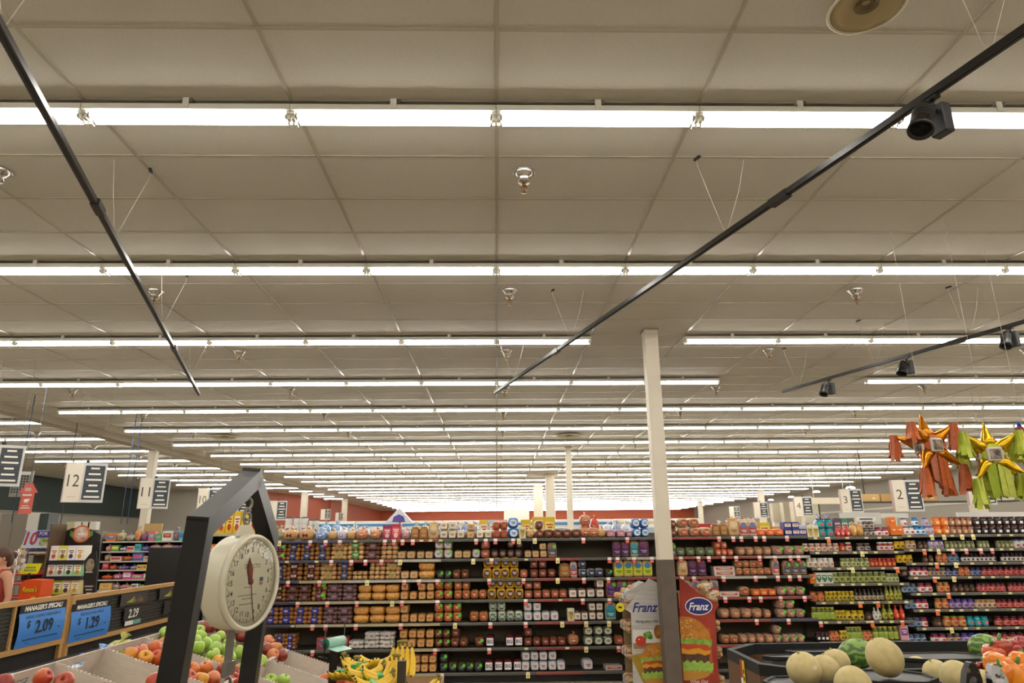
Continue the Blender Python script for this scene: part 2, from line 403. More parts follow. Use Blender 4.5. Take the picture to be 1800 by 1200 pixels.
def P_loaf(w,h,d,c,c2,lc,tc,txt=None,shape='disc',rim=None,dot=None):
    b=MB(); b.ball((0,0,h/2),(w/2,d/2,h/2),bag(c,c2),14,10,e=.55)
    y=-d/2-.001
    if rim: b.ball((0,-d*.32,h/2),(w/2*1.03,d*.14,h/2*1.02),PLAS(rim),14,6,e=.5)
    lbl(b,y-.001,h*.5,w*.74,h*.66,lc,txt,tc,shape)
    if dot: b.disc((w*.27,y-.005,h*.7),.022,.022,PLAS('5fd23a'),10)
    b.tube([(0,d*.42,h*.5),(0,d*.5,h*.55),(.01,d*.58,h*.5)],[.025,.008,.02],bag(c,c2),6)
    return b
def P_buns(w,h,d,c,c2,lc,tc,txt=None,n=3,rows=2,dot=None):
    b=MB(); 
    for r in range(rows):
        for i in range(n):
            for k in(-1,1): b.ball(((i-(n-1)/2)*w/n,k*d*.23,h*(r+.5)/rows),(w/n*.56,d*.27,h/rows*.53),bag(c,c2,.25),10,7,e=.8)
    if lc:
        b.ball((0,0,h/2),(w*.27,d/2*1.0,h/2*.97),PLAS(lc),12,8,e=.4)
        lbl(b,-d/2-.001,h*.5,w*.46,h*.6,lc,txt,tc,'rect')
    if dot: b.disc((w*.3,-d/2-.004,h*.6),.026,.024,PLAS('5fd23a'),10)
    return b
def P_long(w,h,d,c,c2,lc,tc):     # long rolls lying sideways, side by side
    b=MB()
    for k in(-1,0,1):
        b.tube([(-w*.47,k*d*.3,h*.5),(-w*.4,k*d*.3,h*.52),(0,k*d*.3,h*.54),(w*.4,k*d*.3,h*.52),(w*.47,k*d*.3,h*.5)],[h*.2,h*.42,h*.46,h*.42,h*.2],bag(c,c2,.25),10)
    b.ball((0,0,h*.3),(w*.48,d*.46,h*.3),bag(c2,c),10,6,e=.5)
    if lc: b.rect((0,-d*.46-.004,h*.42),w*.5,h*.3,PLAS(lc)); bars(b,(0,-d*.46-.006,h*.42),w*.4,h*.2,PLAS(tc),1)
    return b
def P_tall(w,h,d,c,c2,lc,tc,lc2=None,dot=None):
    b=MB(); b.bbox((0,0,h*.44),(w,d,h*.88),bag(c,c2),.018)
    b.ball((0,0,h*.88),(w*.46,d*.46,h*.09),bag(c,c2),10,6,e=.7)
    b.tube([(0,0,h*.93),(0,0,h*.97),(.01,0,h)],[.012,.007,.022],PLAS(lc),6)
    y=-d/2-.001; b.rect((0,y,h*.36),w*.86,h*.42,PLAS(lc)); bars(b,(0,y-.0015,h*.3),w*.6,h*.16,PLAS(tc),2)
    b.disc((0,y-.001,h*.62),w*.34,h*.16,PLAS(lc2 or lc),12)
    if dot: b.disc((w*.25,y-.004,h*.7),.024,.024,PLAS('5fd23a'),10)
    return b
def P_box(w,h,d,c,lc,tc,l2=None):
    b=MB(); b.bbox((0,0,h/2),(w,d,h),mat(c,.45),.003); y=-d/2-.0005
    if lc: b.rect((0,y,h*.55),w*.8,h*.45,mat(lc,.45)); bars(b,(0,y-.0012,h*.58),w*.6,h*.25,mat(tc,.5),2)
    if l2: b.disc((0,y-.002,h*.28),w*.24,h*.16,mat(l2,.5),12)
    return b
def P_bagtop(w,h,d,c,c2,lc,tc):
    b=MB(); b.ball((0,0,h*.42),(w/2,d/2,h*.42),bag(c,c2,.2,70),12,8,e=.75,fn=lambda v:V((v.x*(1+.12*math.sin(7*v.z+3*v.x)),v.y,v.z*(1+.08*math.sin(9*v.x)))))
    b.tube([(0,0,h*.76),(.004,0,h*.86),(.02,0,h)],[.03,.009,.04],bag(c,c2,.2,70),7)
    if lc: b.ball((0,-d*.1,h*.4),(w*.3,d*.41,h*.22),PLAS(lc),10,6,e=.6); bars(b,(0,-d*.51,h*.4),w*.3,h*.14,PLAS(tc),1)
    return b
def P_jar(w,h,c,lc,tc,lid,lh=.16,nk=.82,band=(.12,.7)):
    r=w/2*.96; b=MB(); g=mat(c,.12,coat=.5); B=h*(1-lh)
    b.lathe([(r*.85,0),(r,.006),(r,B*.8),(r*.97,B*.88),(r*nk,B)],g,14)
    if lc:
        z0,z1=B*band[0],B*band[1]; b.lathe([(r+.0006,z0),(r+.0008,z0+.0005),(r+.0008,z1),(r+.0006,z1)],mat(lc,.45),14)
        zz=(z0+z1)/2; b.rect((0,-r-.0015,zz),w*.4,(z1-z0)*.55,mat(tc,.5))
    l=MB(); l.lathe([(r*nk,B+.0005),(r*nk*1.06,B+.002),(r*nk*1.06,h-.003),(r*nk*.98,h),(0,h)],mat(lid,.35),14)
    return b,l
def P_bottle(w,h,c,lc,tc,lid):
    r=w/2*.9; b=MB(); g=mat(c,.12,coat=.5)
    b.lathe([(r*.85,0),(r,.006),(r,h*.52),(r*.8,h*.64),(r*.38,h*.76),(r*.34,h*.88)],g,12)
    if lc: b.lathe([(r+.0006,h*.1),(r+.0009,h*.101),(r+.0009,h*.45),(r+.0006,h*.451)],mat(lc,.45),12); b.rect((0,-r-.0015,h*.28),w*.36,h*.18,mat(tc,.5))
    l=MB(); l.lathe([(r*.42,h*.865),(r*.44,h*.87),(r*.42,h-.002),(0,h)],mat(lid,.35),10)
    return b,l
# kind: (name, category, description, builder, w, h, d, args)
TN='c08a4e';DT='8a5426';LT='d9b27c';OR='d58a2e'
K={
'BR':('bun_bag','bread bag','brown bun bag with red and black label',P_bagtop,.21,.17,.2,('b98450',LT,'8a2a22','1c1512')),
'BN':('bun_pack','bun pack','bun pack with navy label',P_buns,.19,.115,.2,(TN,DT,'33406e','c9cede')),
'BX':('bun_pack','bun pack','bun pack with maroon label and green dot',P_buns,.16,.115,.2,(TN,DT,'5d2740','c9a0a0',None,3,2,1)),
'BS':('bun_pack','bun pack','seeded bun pack with maroon SESAME label',P_buns,.21,.12,.2,('bd844a',DT,'4a2028','e4d6c4','SESAME')),
'BT':('bun_pack','bun pack','tan bun pack with gold label',P_buns,.19,.11,.2,(LT,TN,'b59a5a','8a6a3a')),
'BG':('bun_pack','bun pack','tan bun pack with green label',P_buns,.17,.11,.2,(LT,TN,'5d8a4a','d8e0b0')),
'BD':('bun_pack','bun pack','dark brown bun pack with plum label',P_buns,.2,.115,.2,('86543a','5d382a','6d4a4e','b09090')),
'BL':('bun_pack','bun pack','plain tan bun pack in clear wrap',P_buns,.19,.11,.2,(LT,'b07c48',None,None)),
'HO':('roll_pack','roll pack','golden orange hot dog roll pack',P_long,.2,.105,.2,(OR,'e6b46a','e8d8b8','a5622a')),
'HR':('roll_pack','roll pack','orange roll pack with small red-white label',P_long,.2,.1,.2,('c87a34','dca25a','d9c6a8','93301f')),
'BB':('bun_pack','bun pack','bun pack with white-framed blue label',P_buns,.18,.105,.2,(TN,'a35a34','3b3f9a','e6e2f0')),
'BP':('bun_pack','bun pack','purple-brown wrapped bun pack',P_buns,.19,.105,.2,('8d6a62','5c4048','75545e','b79aa0')),
'LO':('bread_loaf','bread loaf','small golden loaf with pink-red print',P_loaf,.115,.115,.24,('d6a05a','c08440','d4a468','a8563c',None,'rect')),
'LT':('bread_loaf','bread loaf','small tan loaf in clear bag',P_loaf,.115,.105,.24,(LT,'b98a58','cda77a','8a6440',None,'rect')),
'LW':('bread_loaf','bread loaf','white-bagged loaf with brown print',P_loaf,.12,.12,.26,('d8cdbb',LT,'e3d6c0','8a4c3c',None,'rect')),
'LG':('bread_loaf','bread loaf','white loaf, lilac label, green dot',P_loaf,.13,.13,.26,('ddd5c6',LT,'d5cbd6','6a5a7a',None,'disc',None,1)),
'LD':('bread_loaf','bread loaf','dark chocolate brown wrapped loaf',P_loaf,.115,.125,.25,('4b3029','33201c','5d4038','b8a08c')),
'LK':('bread_loaf','bread loaf','charcoal wrapped loaf with green dot',P_loaf,.115,.115,.25,('39332f','8a6a44','24303a','8a9a94',None,'disc',None,1)),
'LR':('bread_loaf','bread loaf','tomato-red label round loaf with green dot',P_loaf,.12,.125,.26,('c98a50',TN,'b04a28','e8c8a8',None,'disc',None,1)),
'LQ':('bread_loaf','bread loaf','tomato-red label round loaf',P_loaf,.12,.125,.26,('c98a50',TN,'a84a28','e8c8a8')),
'LY':('bread_loaf','bread loaf','brown loaf in yellow-edged bag',P_loaf,.122,.135,.27,('b08028','c99a30','5a3430','e8dcd0',None,'disc','d0a01f')),
'LE':('bread_loaf','bread loaf','green WHEAT loaf in white bag',P_loaf,.125,.135,.27,('d4d2c4','b8b8a4','1f5a44','e4ead8','WHEAT','hex')),
'LB':('bread_loaf','bread loaf','maroon bag loaf with white BIG label',P_loaf,.125,.14,.27,('7a2430','521822','eeeae6','1e1f4a','BIG','rect')),
'LM':('bread_loaf','bread loaf','mahogany brown loaf with round label',P_loaf,.118,.12,.26,('96603c','6a4228','64281f','d0a888')),
'LN':('bread_loaf','bread loaf','mahogany brown loaf with green dot',P_loaf,.118,.12,.26,('96603c','6a4228','64281f','d0a888',None,'disc',None,1)),
'LH':('bread_loaf','bread loaf','orange-brown loaf with red-white label',P_loaf,.12,.115,.25,('a87850',DT,'a8503c','e4d0c0',None,'rect')),
'LA':('bread_loaf','bread loaf','dark amber loaf with red band',P_loaf,.12,.12,.25,('85553a','54301f','743024','d0b098',None,'rect')),
'LU':('bread_loaf','bread loaf','white loaf with red and blue label',P_loaf,.125,.125,.26,('e2ddd8','b9bcd0','d8d4d8','b03a38',None,'rect')),
'LV':('bread_loaf','bread loaf','white loaf with navy base',P_loaf,.125,.12,.26,('d8d4cc','1f2a4c','20284a','e8e4dc',None,'rect')),
'LC':('bread_loaf','bread loaf','cream loaf in maroon bag',P_loaf,.125,.125,.26,('7c2e34','d0c4b2','e4dccb','8a2a34',None,'rect')),
'LF':('bread_loaf','bread loaf','cream loaf in dark green bag',P_loaf,.125,.12,.26,('28452f','c9c4ac','e2dcc8','3a5a40',None,'disc')),
'LS':('bread_loaf','bread loaf','shiny red-green labelled loaf',P_loaf,.125,.125,.25,('c8785a','b84a38','b03a30','6aa048',None,'disc')),
'LX':('bread_loaf','bread loaf','bright blue wrapped loaf',P_loaf,.13,.13,.25,('2c62b4','5f9ad8','d8e4ee','2a58a8',None,'disc')),
'LP':('bread_loaf','bread loaf','pink and plum wrapped loaf',P_loaf,.12,.1,.24,('a86a7a','7a4460','b88494','f0d0d8',None,'rect')),
'TW':('tall_loaf','bread loaf','upright loaf with blue-green-yellow label',P_tall,.135,.24,.12,('c8b27e',LT,'c9d21e','3a6a2a','3d7fae')),
'TB':('tall_loaf','bread loaf','upright berry-print loaf with green dot',P_tall,.13,.235,.12,('b06a62','8a4a4c','3a3a70','c05a52','7a4a80',1)),
'TP':('tall_loaf','bread loaf','upright loaf in dark purple bag',P_tall,.11,.22,.11,('54304e','8a6a58','4a2450','b8a8c0','7a3a6a')),
'TT':('tall_loaf','bread loaf','upright loaf with teal label',P_tall,.125,.24,.12,('8a9a80',LT,'2a8a9a','d0e0d8','3a9ab4')),
'TN':('tall_loaf','bread loaf','upright tan loaf in clear bag',P_tall,.115,.22,.11,(LT,TN,'c9a878','8a5a38','d8c4a0')),
'TR':('tall_loaf','bread loaf','upright white loaf with red and blue print',P_tall,.125,.24,.12,('d8c4b4',LT,'b84a48','e8e4e0','6a7aa8')),
'TD':('tall_loaf','bread loaf','upright brown seeded loaf',P_tall,.14,.19,.12,('a87a44',DT,'9a6a3c','d4b078','b88a50')),
'TG':('tall_loaf','bread loaf','upright grey-brown loaf with green dot',P_tall,.115,.2,.11,('8a7a68',TN,'4a4a5a','c8c0b0','7a5a70',1)),
'RR':('round_roll','bread','round bread roll pack seen end-on',P_loaf,.115,.11,.22,('d8b088','b98a5c','a8502f','e8b898',None,'disc')),
'RT':('round_roll','bread','tan oval bread pack seen end-on',P_loaf,.12,.12,.22,('caa886','8a5a40','b87a58','e0c4a0',None,'disc')),
'RG':('round_roll','bread','pinkish tan bread pack with green dot',P_loaf,.125,.12,.22,('cdb09a','8f6a5c','a86a5c','e0c4b0',None,'disc',None,1)),
'RS':('round_roll','bread','greenish brown small loaf pack',P_loaf,.12,.115,.22,('8f8a68','6a5a3c','4f6a4a','b8b48c',None,'disc')),
'MP':('muffin_pack','muffin pack','orange-pink muffin tube pack',P_loaf,.095,.1,.2,('d88a68','c8603c','d46a4a','f4d8c0',None,'disc')),
'OB':('snack_pack','bread pack','small orange wrapped bread pack',P_loaf,.135,.1,.2,('e0985c','d87838','e8682c','f4d0a8',None,'rect')),
'NV':('bun_pack','bun pack','navy twin pack with cream label',P_box,.13,.1,.16,('2c3488','e8dcc0','b82a2a')),
'FB':('flat_box','food box','flat white and red food box',P_box,.27,.06,.18,('d8c8bc','c04a3c','f0e4dc')),
'FC':('flat_box','food box','flat blue and red food box',P_box,.2,.07,.18,('b8483c','4a58a8','e0c8b0')),
'WB':('bread_bag','bread bag','white bread bag with maroon logo',P_buns,.21,.105,.22,('ddd8d0','b8b0a8','cfc6c0','7a2a2c')),
'BO':('bread_bag','bread bag','orange-red bag of bread lumps',P_bagtop,.2,.18,.2,('c05a2c','d8b48c','b8381c','f0d8c0')),
'BW':('bread_bag','bread bag','white and purple tied bread bag',P_bagtop,.17,.18,.2,('dcd6d8','b8a8c8','6a4a9a','e8e0e8')),
'BH':('bread_bag','bread bag','clear tied bag of tan buns',P_bagtop,.16,.16,.2,(LT,'b88450',None,None)),
'BU':('bread_bag','bread bag','blue and white tied bread bag',P_bagtop,.17,.15,.2,('4a78c0','d8dfea','2c58a8','e8eef4')),
'BK':('bread_bag','bread bag','red and white tied bread bag',P_bagtop,.16,.16,.2,('d8c8c4','b83a3c','a82428','f0e0dc')),
'PB':('food_box','food box','tall plum and red carton',P_box,.12,.19,.14,('8a2c58','c84a5c','f0d0d4','e8b0a0')),
'RB':('food_box','food box','tall crimson carton',P_box,.12,.2,.14,('b83242','d86a6a','f4dcd8','f0c8c0')),
'YB':('food_box','food box','yellow upright carton',P_box,.13,.2,.1,('e0b81e','e8d060','b83a20','d87820')),
'CB':('food_box','food box','cream upright carton',P_box,.115,.17,.1,('e0d8b8','c8b070','6a5a2a','c8a040')),
'GC':('food_box','food box','green and white upright carton',P_box,.105,.15,.08,('e4e4d8','2a6a44','e8ecd8','3a7a4a')),
'OC':('food_box','food box','bright orange carton',P_box,.11,.13,.1,('e07a1c','d85a10','f8d8a0')),
'PK':('food_box','food box','pale pink and violet carton',P_box,.14,.2,.1,('d8a0b0','7a4a8a','f0d8e0')),
'PC':('snack_bag','snack bag','yellow and red snack bag',P_bagtop,.13,.2,.1,('d8c070','c8503c','c89a30','f0e0b0')),
'TE':('paper_tub','tub','teal tub with dark lid',P_jar,.14,.13,0,('1f8a94','2aa0a8','c84a3c','1a3a44',.1,.98)),
'OT':('paper_tub','tub','orange tub with white print',P_jar,.125,.125,0,('e0701c','e8801c','f4d8b0','d8601a',.1,.98)),
'PJ':('peanut_butter_jar','jar','brown peanut butter jar',P_jar,.105,.125,0,('8a5a38','b07a58','e8d0b8','7a3a24',.14,.95)),
'BJ':('dark_jar','jar','near-black jar with square white label',P_jar,.1,.115,0,('1c1214','28181a','f0ece6','5a1a20',.16)),
'WJ':('white_jar','jar','white jar with blue-white lid',P_jar,.11,.12,0,('d8d4cc','e8e4dc','c83a34','3a5a9a',.16)),
'BC':('blue_tub','jar','blue jar with white label',P_jar,.11,.125,0,('2a7ab8','e4ecf0','2a68a8','2a6ab0',.16)),
'PP':('pale_jar','jar','pale lilac jar with purple lid',P_jar,.1,.12,0,('c8b8cc','a8b8d0','c86a6a','5a4a9a',.16)),
'SJ':('sauce_jar','jar','pink-cream sauce jar with white lid',P_jar,.095,.115,0,('c88a74','e0cfc0','b8603c','e8e2d8',.16)),
'SR':('sauce_jar','jar','red sauce jar with white lid',P_jar,.105,.125,0,('a8382c','e4dcd4','b83a30','ece8e2',.16)),
'SD':('sauce_jar','jar','dark sauce jar with grey lid',P_jar,.1,.11,0,('3a2a22','a8a098','5a3a2a','8a8478',.14)),
'SW':('sauce_jar','jar','white jar with orange print',P_jar,.1,.13,0,('d8d2c8','e8e4dc','d86a3c','f0ece4',.15)),
'OL':('olive_jar','jar','green olive jar',P_jar,.09,.125,0,('8a8f5a','c8c890','6a7a3a','b8b48c',.13)),
'PI':('pickle_jar','jar','pickle jar with yellow-green label',P_jar,.115,.15,0,('6f7a2c','b8b46a','3f6a34','c9c49a',.13)),
'CH':('cherry_jar','jar','red cherry jar',P_jar,.085,.12,0,('a82c20','c84a34','e8a040','b84030',.13)),
'YM':('mustard_jar','jar','yellow jar with dark label',P_jar,.09,.13,0,('c8a818','d8c040','4a3a14','c8a018',.16)),
'YC':('yellow_can','can','yellow can with brown print',P_jar,.1,.11,0,('d8b01c','e0bc28','7a4a1c','c8a838',.06,.98)),
'TC':('tan_jar','jar','tan jar with white label',P_jar,.1,.12,0,('b08a5c','d8c8b0','8a4a34','a8804c',.12,.96)),
'GN':('olive_can','can','olive green can',P_jar,.075,.105,0,('7d7f52','8f9060','c8c49a','9a9a80',.05,.99)),
'BQ':('blue_jar','jar','slate blue jar with grey label',P_jar,.1,.125,0,('3f5878','8fa0b0','2a4a7a','5a6a7a',.12)),
'JR':('jam_jar','jar','pink-red jam jar with black lid',P_jar,.095,.12,0,('8a2030','d87a6c','b02a34','2a1a1c',.18)),
'JB':('jam_jar','jar','dark jam jar with round white label',P_jar,.082,.12,0,('241418','e4dcd8','4a2430','1a1416',.22)),
'JN':('jam_jar','jar','navy jam jar with pale label',P_jar,.1,.12,0,('20284a','8a94b8','2a3060','1c2040',.16)),
'JP':('jam_jar','jar','purple jar with blue lid',P_jar,.11,.13,0,('6a4a9a','b0a0c8','7a3a6a','3a3a98',.16)),
'JG':('jam_jar','jar','orange-red jar with green top label',P_jar,.115,.14,0,('c85a34','d8a868','c83a28','8aa03c',.12)),
'JT':('jam_jar','jar','teal jar with pink label',P_jar,.115,.135,0,('1f98a0','2aa8b0','d86a6c','1a8a98',.12)),
'JO':('jam_jar','jar','orange preserve jar',P_jar,.1,.13,0,('c8682c','d8905c','b84a28','9a5a34',.14)),
'JW':('jam_jar','jar','red jar with large white label',P_jar,.12,.13,0,('a8282c','ece8e4','c83a3c','5a3a6a',.16)),
'JM':('jam_jar','jar','multicolour striped jam jar',P_jar,.09,.12,0,('6a3a5a','c8a868','4a4a9a','7a8a4a',.16)),
'JK':('brown_jar','jar','dark brown jar',P_jar,.1,.11,0,('3a241c','5a3a2c','8a6a54','2c1c16',.14)),
'BT1':('pepper_jar','jar','slim yellow pepper jar',P_jar,.072,.135,0,('a8901c','c8b030','5a4a18','d8b81c',.16,.9)),
'BT2':('sauce_bottle','bottle','small black bottle with cream label',P_bottle,.07,.16,0,('1c140e','c8b490','8a6a4a','4a3a1c')),
'BT3':('sauce_bottle','bottle','tall yellow-green bottle',P_bottle,.08,.21,0,('8a8a1c','c8c04a','5a6a24','c8b01c')),
'BT4':('sauce_bottle','bottle','white label slim bottle',P_bottle,.085,.17,0,('c8c4b4','e8e4dc','8a8478','d8d4c8')),
'BT5':('sauce_bottle','bottle','bright orange-red bottle',P_bottle,.1,.2,0,('d83a1c','e04a24','f0a080','c82c18')),
'BT6':('pickle_jar','jar','tall green pickle jar with gold lid',P_jar,.095,.18,0,('5f6f24','a8b04c','8ab030','c8b840',.1)),
'BT7':('sauce_bottle','bottle','red sauce bottle with red cap',P_bottle,.1,.17,0,('c82c28','d8443c','f0d0c8','b82424')),
'CN':('ground_coffee_canister','canister','tall white canister with grey print',P_jar,.13,.19,0,('d8d4cc','c8bcb8','8a7a8a','4a4a60',.06,.99)),
}
ITEMS=[]
def proto_of(k):
    if k not in PM:
        n,cat,desc,fn,w,h,d,a=K[k]
        r=fn(w,h,d,*a) if d else fn(w,h,*a)
        PM[k]=[x.mesh(n if i==0 else 'lid') for i,x in enumerate(r)] if isinstance(r,tuple) else [r.mesh(n)]
    return PM[k]
def place(k,x,y,z,rack,shelf,tier,rot=0,sc=1):
    ITEMS.append([k,x,y,z,rack,shelf,tier,rot,sc])
YS=9.4
def run(rack,shelf,z,x0,x1,k,*ns,f=lambda p:p,Yf=None,face=1):
    n,cat,desc,fn,w,h,d,a=K[k]; Yf=Yf or YS+.03
    dd=d or w
    A=atY(f(x0),940,Yf).x+0; B=atY(f(x1),940,Yf).x
    # foot of the item seen lower in the picture: slide along the sight line
    yy=945-(z-1.75)*-134*0
    A=px_x(f(x0),z+h/2,Yf); B=px_x(f(x1),z+h/2,Yf)
    n0=ns[0]; step=(B-A)/n0; sc=min(1.25,max(.75,step/w*.985))
    for t,m in enumerate(ns):
        off=0
        if m<0: m=-m; off=n0-m          # right aligned
        for i in range(m):
            xx=A+step*(off+i+.5+(.0 if t==0 else rnd.uniform(-.03,.03)))
            if d==0: s3=(sc,sc,min(1.1,max(.92,sc)))
            else: s3=(sc,1,min(1.12,max(.9,(sc+1)/2)))
            place(k,xx,Yf+dd*s3[1]/2+rnd.uniform(0,.015),z+t*h*s3[2]*.995,rack,shelf,t,rnd.uniform(-.05,.05),s3)
def px_x(x,z,Y):
    # x of the point at depth Y and height z that the eye sees in column x
    lo,hi=400,1500
    for _ in range(30):
        m=(lo+hi)/2; p=atY(x,m,Y)
        if p.z>z: lo=m
        else: hi=m
    return p.x
SZ=[1.74,1.49,1.24,.985,.712,.412,.125]
BREAD={0:"""494 522 BR 1|522 551 BR 1|551 574 BU 1|576 590 BH 1|590 609 BW 1|609 623 BH 1|623 646 BO 1|649 671 BO 1|672 688 PB 1|688 704 RB 1|705 721 BK 1|722 752 TD 2|753 770 TN 1|772 818 LW 3 2|820 835 LT 1 1|836 865 LW 2|865 893 LS 2 2|893 912 LX 1 1|914 923 CB 1|924 940 BH 1|941 956 LM 1 1|956 1022 LM 4|1023 1052 BO 2 1|1053 1064 BH 1|1065 1100 LP 2|1101 1112 LP 1|1112 1143 LX 2 2|1177 1191 LM 1 1|1193 1252 RR 3 2|1253 1279 TD 2|1280 1300 TN 1|1300 1331 TR 2|1331 1379 OB 3|1380 1419 NV 3 2""",
1:"""481 501 BX 1 1|502 526 BN 1 1|527 551 BN 1 1|552 579 BN 1 1|580 609 BT 1 1|610 639 BG 1 1|640 668 BD 1 1|668 698 BL 1 1|698 730 LT 2|731 761 LT 2|763 795 LG 2 2|797 828 LT 2|829 844 LG 1|845 862 LH 1 1|862 919 LD 4 -2|922 962 LT 3 -1|963 979 TG 1|1077 1107 TP 2|1108 1123 TT 1|1123 1141 TP 1|1178 1188 TG 1|1189 1258 RS 4|1258 1291 MP 3 2|1296 1358 RT 4|1360 1416 RG 3""",
2:"""483 500 BN 1 1|502 530 BS 1 1|532 560 BS 1 1|561 590 BT 1 1|591 617 BN 1 1|619 645 BL 1|648 676 BL 1 1|677 703 BT 1 1|703 734 LT 2|735 765 HO 1 1|767 793 LK 2|795 824 LM 2|849 912 LY 4 4|914 929 LH 1|932 962 LA 2 2|963 978 LA 1|983 1002 TD 1|1005 1012 TR 1|1017 1062 LV 3 1|1065 1076 LK 1|1079 1147 TW 4|1192 1209 TN 1|1210 1242 TP 2|1256 1293 FB 1 1|1295 1358 RR 5 4|1359 1369 TR 1|1377 1419 TG 3""",
3:"""481 499 BS 1 1|501 545 BD 2 2|546 572 BX 1 1|573 600 BP 1 1|601 626 BP 1 1|627 702 HO 3 3|703 718 LO 1 1|719 733 LO 1|734 763 LO 2 2|764 795 LR 2 2|797 826 LQ 2 2|827 856 LQ 2|857 920 LY 4 4|922 998 LH 5 2|1000 1063 LC 4 -1|1066 1120 TB 3|1200 1264 TR 4|1266 1301 FB 1|1302 1320 RR 1|1322 1366 OB 3|1368 1416 RG 3""",
4:"""462 565 BB 4 4|566 618 BP 2 2|620 703 HO 3 3|703 718 LO 1 1|719 762 LO 3|763 811 LR 3 3|825 858 LQ 2|859 920 LE 4 2|921 983 LU 4 2|1000 1007 CB 1|1008 1062 LC 4 -2|1064 1083 TT 1|1266 1342 RT 4|1343 1357 RT 1|1368 1416 RG 3 2""",
5:"""480 518 BB 2 2|556 611 FC 2 2|612 692 WB 3 -2|701 762 LO 4 4|763 791 LN 2 2|792 823 LM 2 1|834 850 LN 1|854 870 LB 1|888 920 LB 2|921 996 LA 5 1|1000 1017 BO 1|1027 1078 LF 3 3|1080 1097 LH 1|1269 1300 RR 2|1301 1361 RT 4|1363 1416 RG 4 1""",
6:"""711 767 LO 4 -3|772 787 LK 1 1|788 848 LK 4|852 918 LB 4|916.5 995 LU 5 4|1024 1043 LU 1|1064 1094 FB 1"""}
for sh,t in BREAD.items():
    for r in t.split('|'):
        q=r.split(); run('bread',sh,SZ[sh]+.001,float(q[0]),float(q[1]),q[2],*[int(v) for v in q[3:]])
u6=lambda u:1380+u/3.75
J1Z=[1.722,1.534,1.333,1.135,.911,.676,.431]
J1={0:"150 218 CB 2|225 330 TE 2 2|335 435 BT7 3|437 520 PC 2|525 600 SD 2 2|602 690 JW 2",
1:"122 362 SJ 6|365 400 CH 1|405 450 SR 1|480 572 SD 2|616 725 SR 3",
2:"150 328 SW 5|372 562 OL 6|563 735 CH 6",3:"167 206 OC 1|208 316 GC 3|318 672 PI 9|675 757 OL 3",
4:"172 266 JO 2|268 460 BT1 7|463 660 BT2 7|665 776 BT3 4",5:"186 332 BT6 5|335 405 BT1 3|406 530 YM 3|535 578 JK 1|585 640 BT4 2|645 720 BT3 2|722 798 BT5 2",
6:"212 292 BJ 3|300 365 JO 2|370 412 BT1 2|415 515 BT6 4|520 580 JO 2|585 757 BT6 5|762 815 PK 1"}
for sh,t in J1.items():
    for r in t.split('|'):
        q=r.split(); run('pickle',sh,J1Z[sh]+.001,float(q[0]),float(q[1]),q[2],*[int(v) for v in q[3:]],f=u6)
J2Z=[1.738,1.556,1.382,1.207,1.006,.804,.584,.387]
J2={0:"695 783 OC 2 1|786 860 WJ 2 1|862 927 BC 2 1|928 990 PP 2 1|992 1095 OT 2 2|1097 1252 PJ 4 4|1256 1740 BJ 10 10",
1:"729 795 YC 2|800 872 TC 2|880 945 JK 2|950 1055 PP 3|1062 1255 GN 7|1280 1352 GN 3|1400 1512 GN 4|1515 1680 WJ 4",
2:"740 848 YC 3|915 985 JK 2|1005 1080 JO 2|1085 1155 BQ 2|1170 1398 JB 8|1435 1700 JB 9",
3:"762 820 JK 1|832 952 JW 3|955 1068 JM 4|1070 1150 JN 2|1152 1228 JO 2|1230 1302 JN 2|1305 1740 JR 12",
4:"775 870 BQ 3|882 985 JW 2|1010 1097 JG 2|1112 1262 JK 4|1275 1460 JR 6|1480 1740 JR 8",
5:"798 867 BQ 2|870 955 JW 2|1000 1086 JG 2|1090 1260 JP 4|1265 1400 TC 4|1402 1740 JR 9",
6:"812 905 BQ 2|906 955 JW 1|988 1050 JK 1|1056 1205 JG 3|1210 1352 JT 3|1400 1740 JR 7",
7:"822 942 BQ 3|975 1076 JW 2|1080 1170 JM 2|1172 1315 JP 3|1320 1420 JR 2|1440 1740 JR 6"}
for sh,t in J2.items():
    for r in t.split('|'):
        q=r.split()
        if float(q[0])>1600: continue
        run('jam',sh,J2Z[sh]+.001,float(q[0]),float(q[1]),q[2],*[int(v) for v in q[3:]],f=u6)
# goods standing at the back of the top shelf
for args in ((500,540,'CN',3),(541,558,'CN',1),(929,946,'YB',1),(946,975,'YB',2),(1330,1352,'YB',1)):
    pass
RN={'bread':'bread rack','pickle':'pickle rack','jam':'jam rack'}
RS={'bread':7,'pickle':7,'jam':8}
def shn(r,s):
    return 'top shelf' if s==0 else('bottom shelf' if s==RS[r]-1 else ORD[s]+' shelf')
def finish_items():
    g={}
    for it in ITEMS:
        g.setdefault((it[4],it[5],K[it[0]][2],it[0]),[]).append(it)
    for (rack,sh,desc,k),L in g.items():
        tiers=max(i[6] for i in L)
        for t in range(tiers+1):
            R=sorted([i for i in L if i[6]==t],key=lambda i:i[1])
            for j,it in enumerate(R):
                lv='' if tiers==0 else('upper row ' if t else 'lower row ')
                if len(R)==1: ps=lv.strip()
                else: ps=lv+('leftmost' if j==0 else 'rightmost' if j==len(R)-1 else ORD[j]+' from left')
                lb='%s, %s%s %s'%(desc,(ps+', ') if ps else '',RN[rack],shn(rack,sh))
                n,cat=K[k][:2]; me=proto_of(k)
                o=obj(n,me[0],None,(it[1],it[2],it[3]),(0,0,it[7]),it[8],label=lb,cat=cat,group='%s on the %s'%(PL.get(n,n.replace('_',' ')+'s'),RN[rack]))
                if len(me)>1: obj('lid',me[1],o)
PL={'round_roll':'round rolls','tall_loaf':'upright loaves','bread_loaf':'bread loaves','bread_bag':'tied bread bags','flat_box':'flat boxes'}
finish_items()
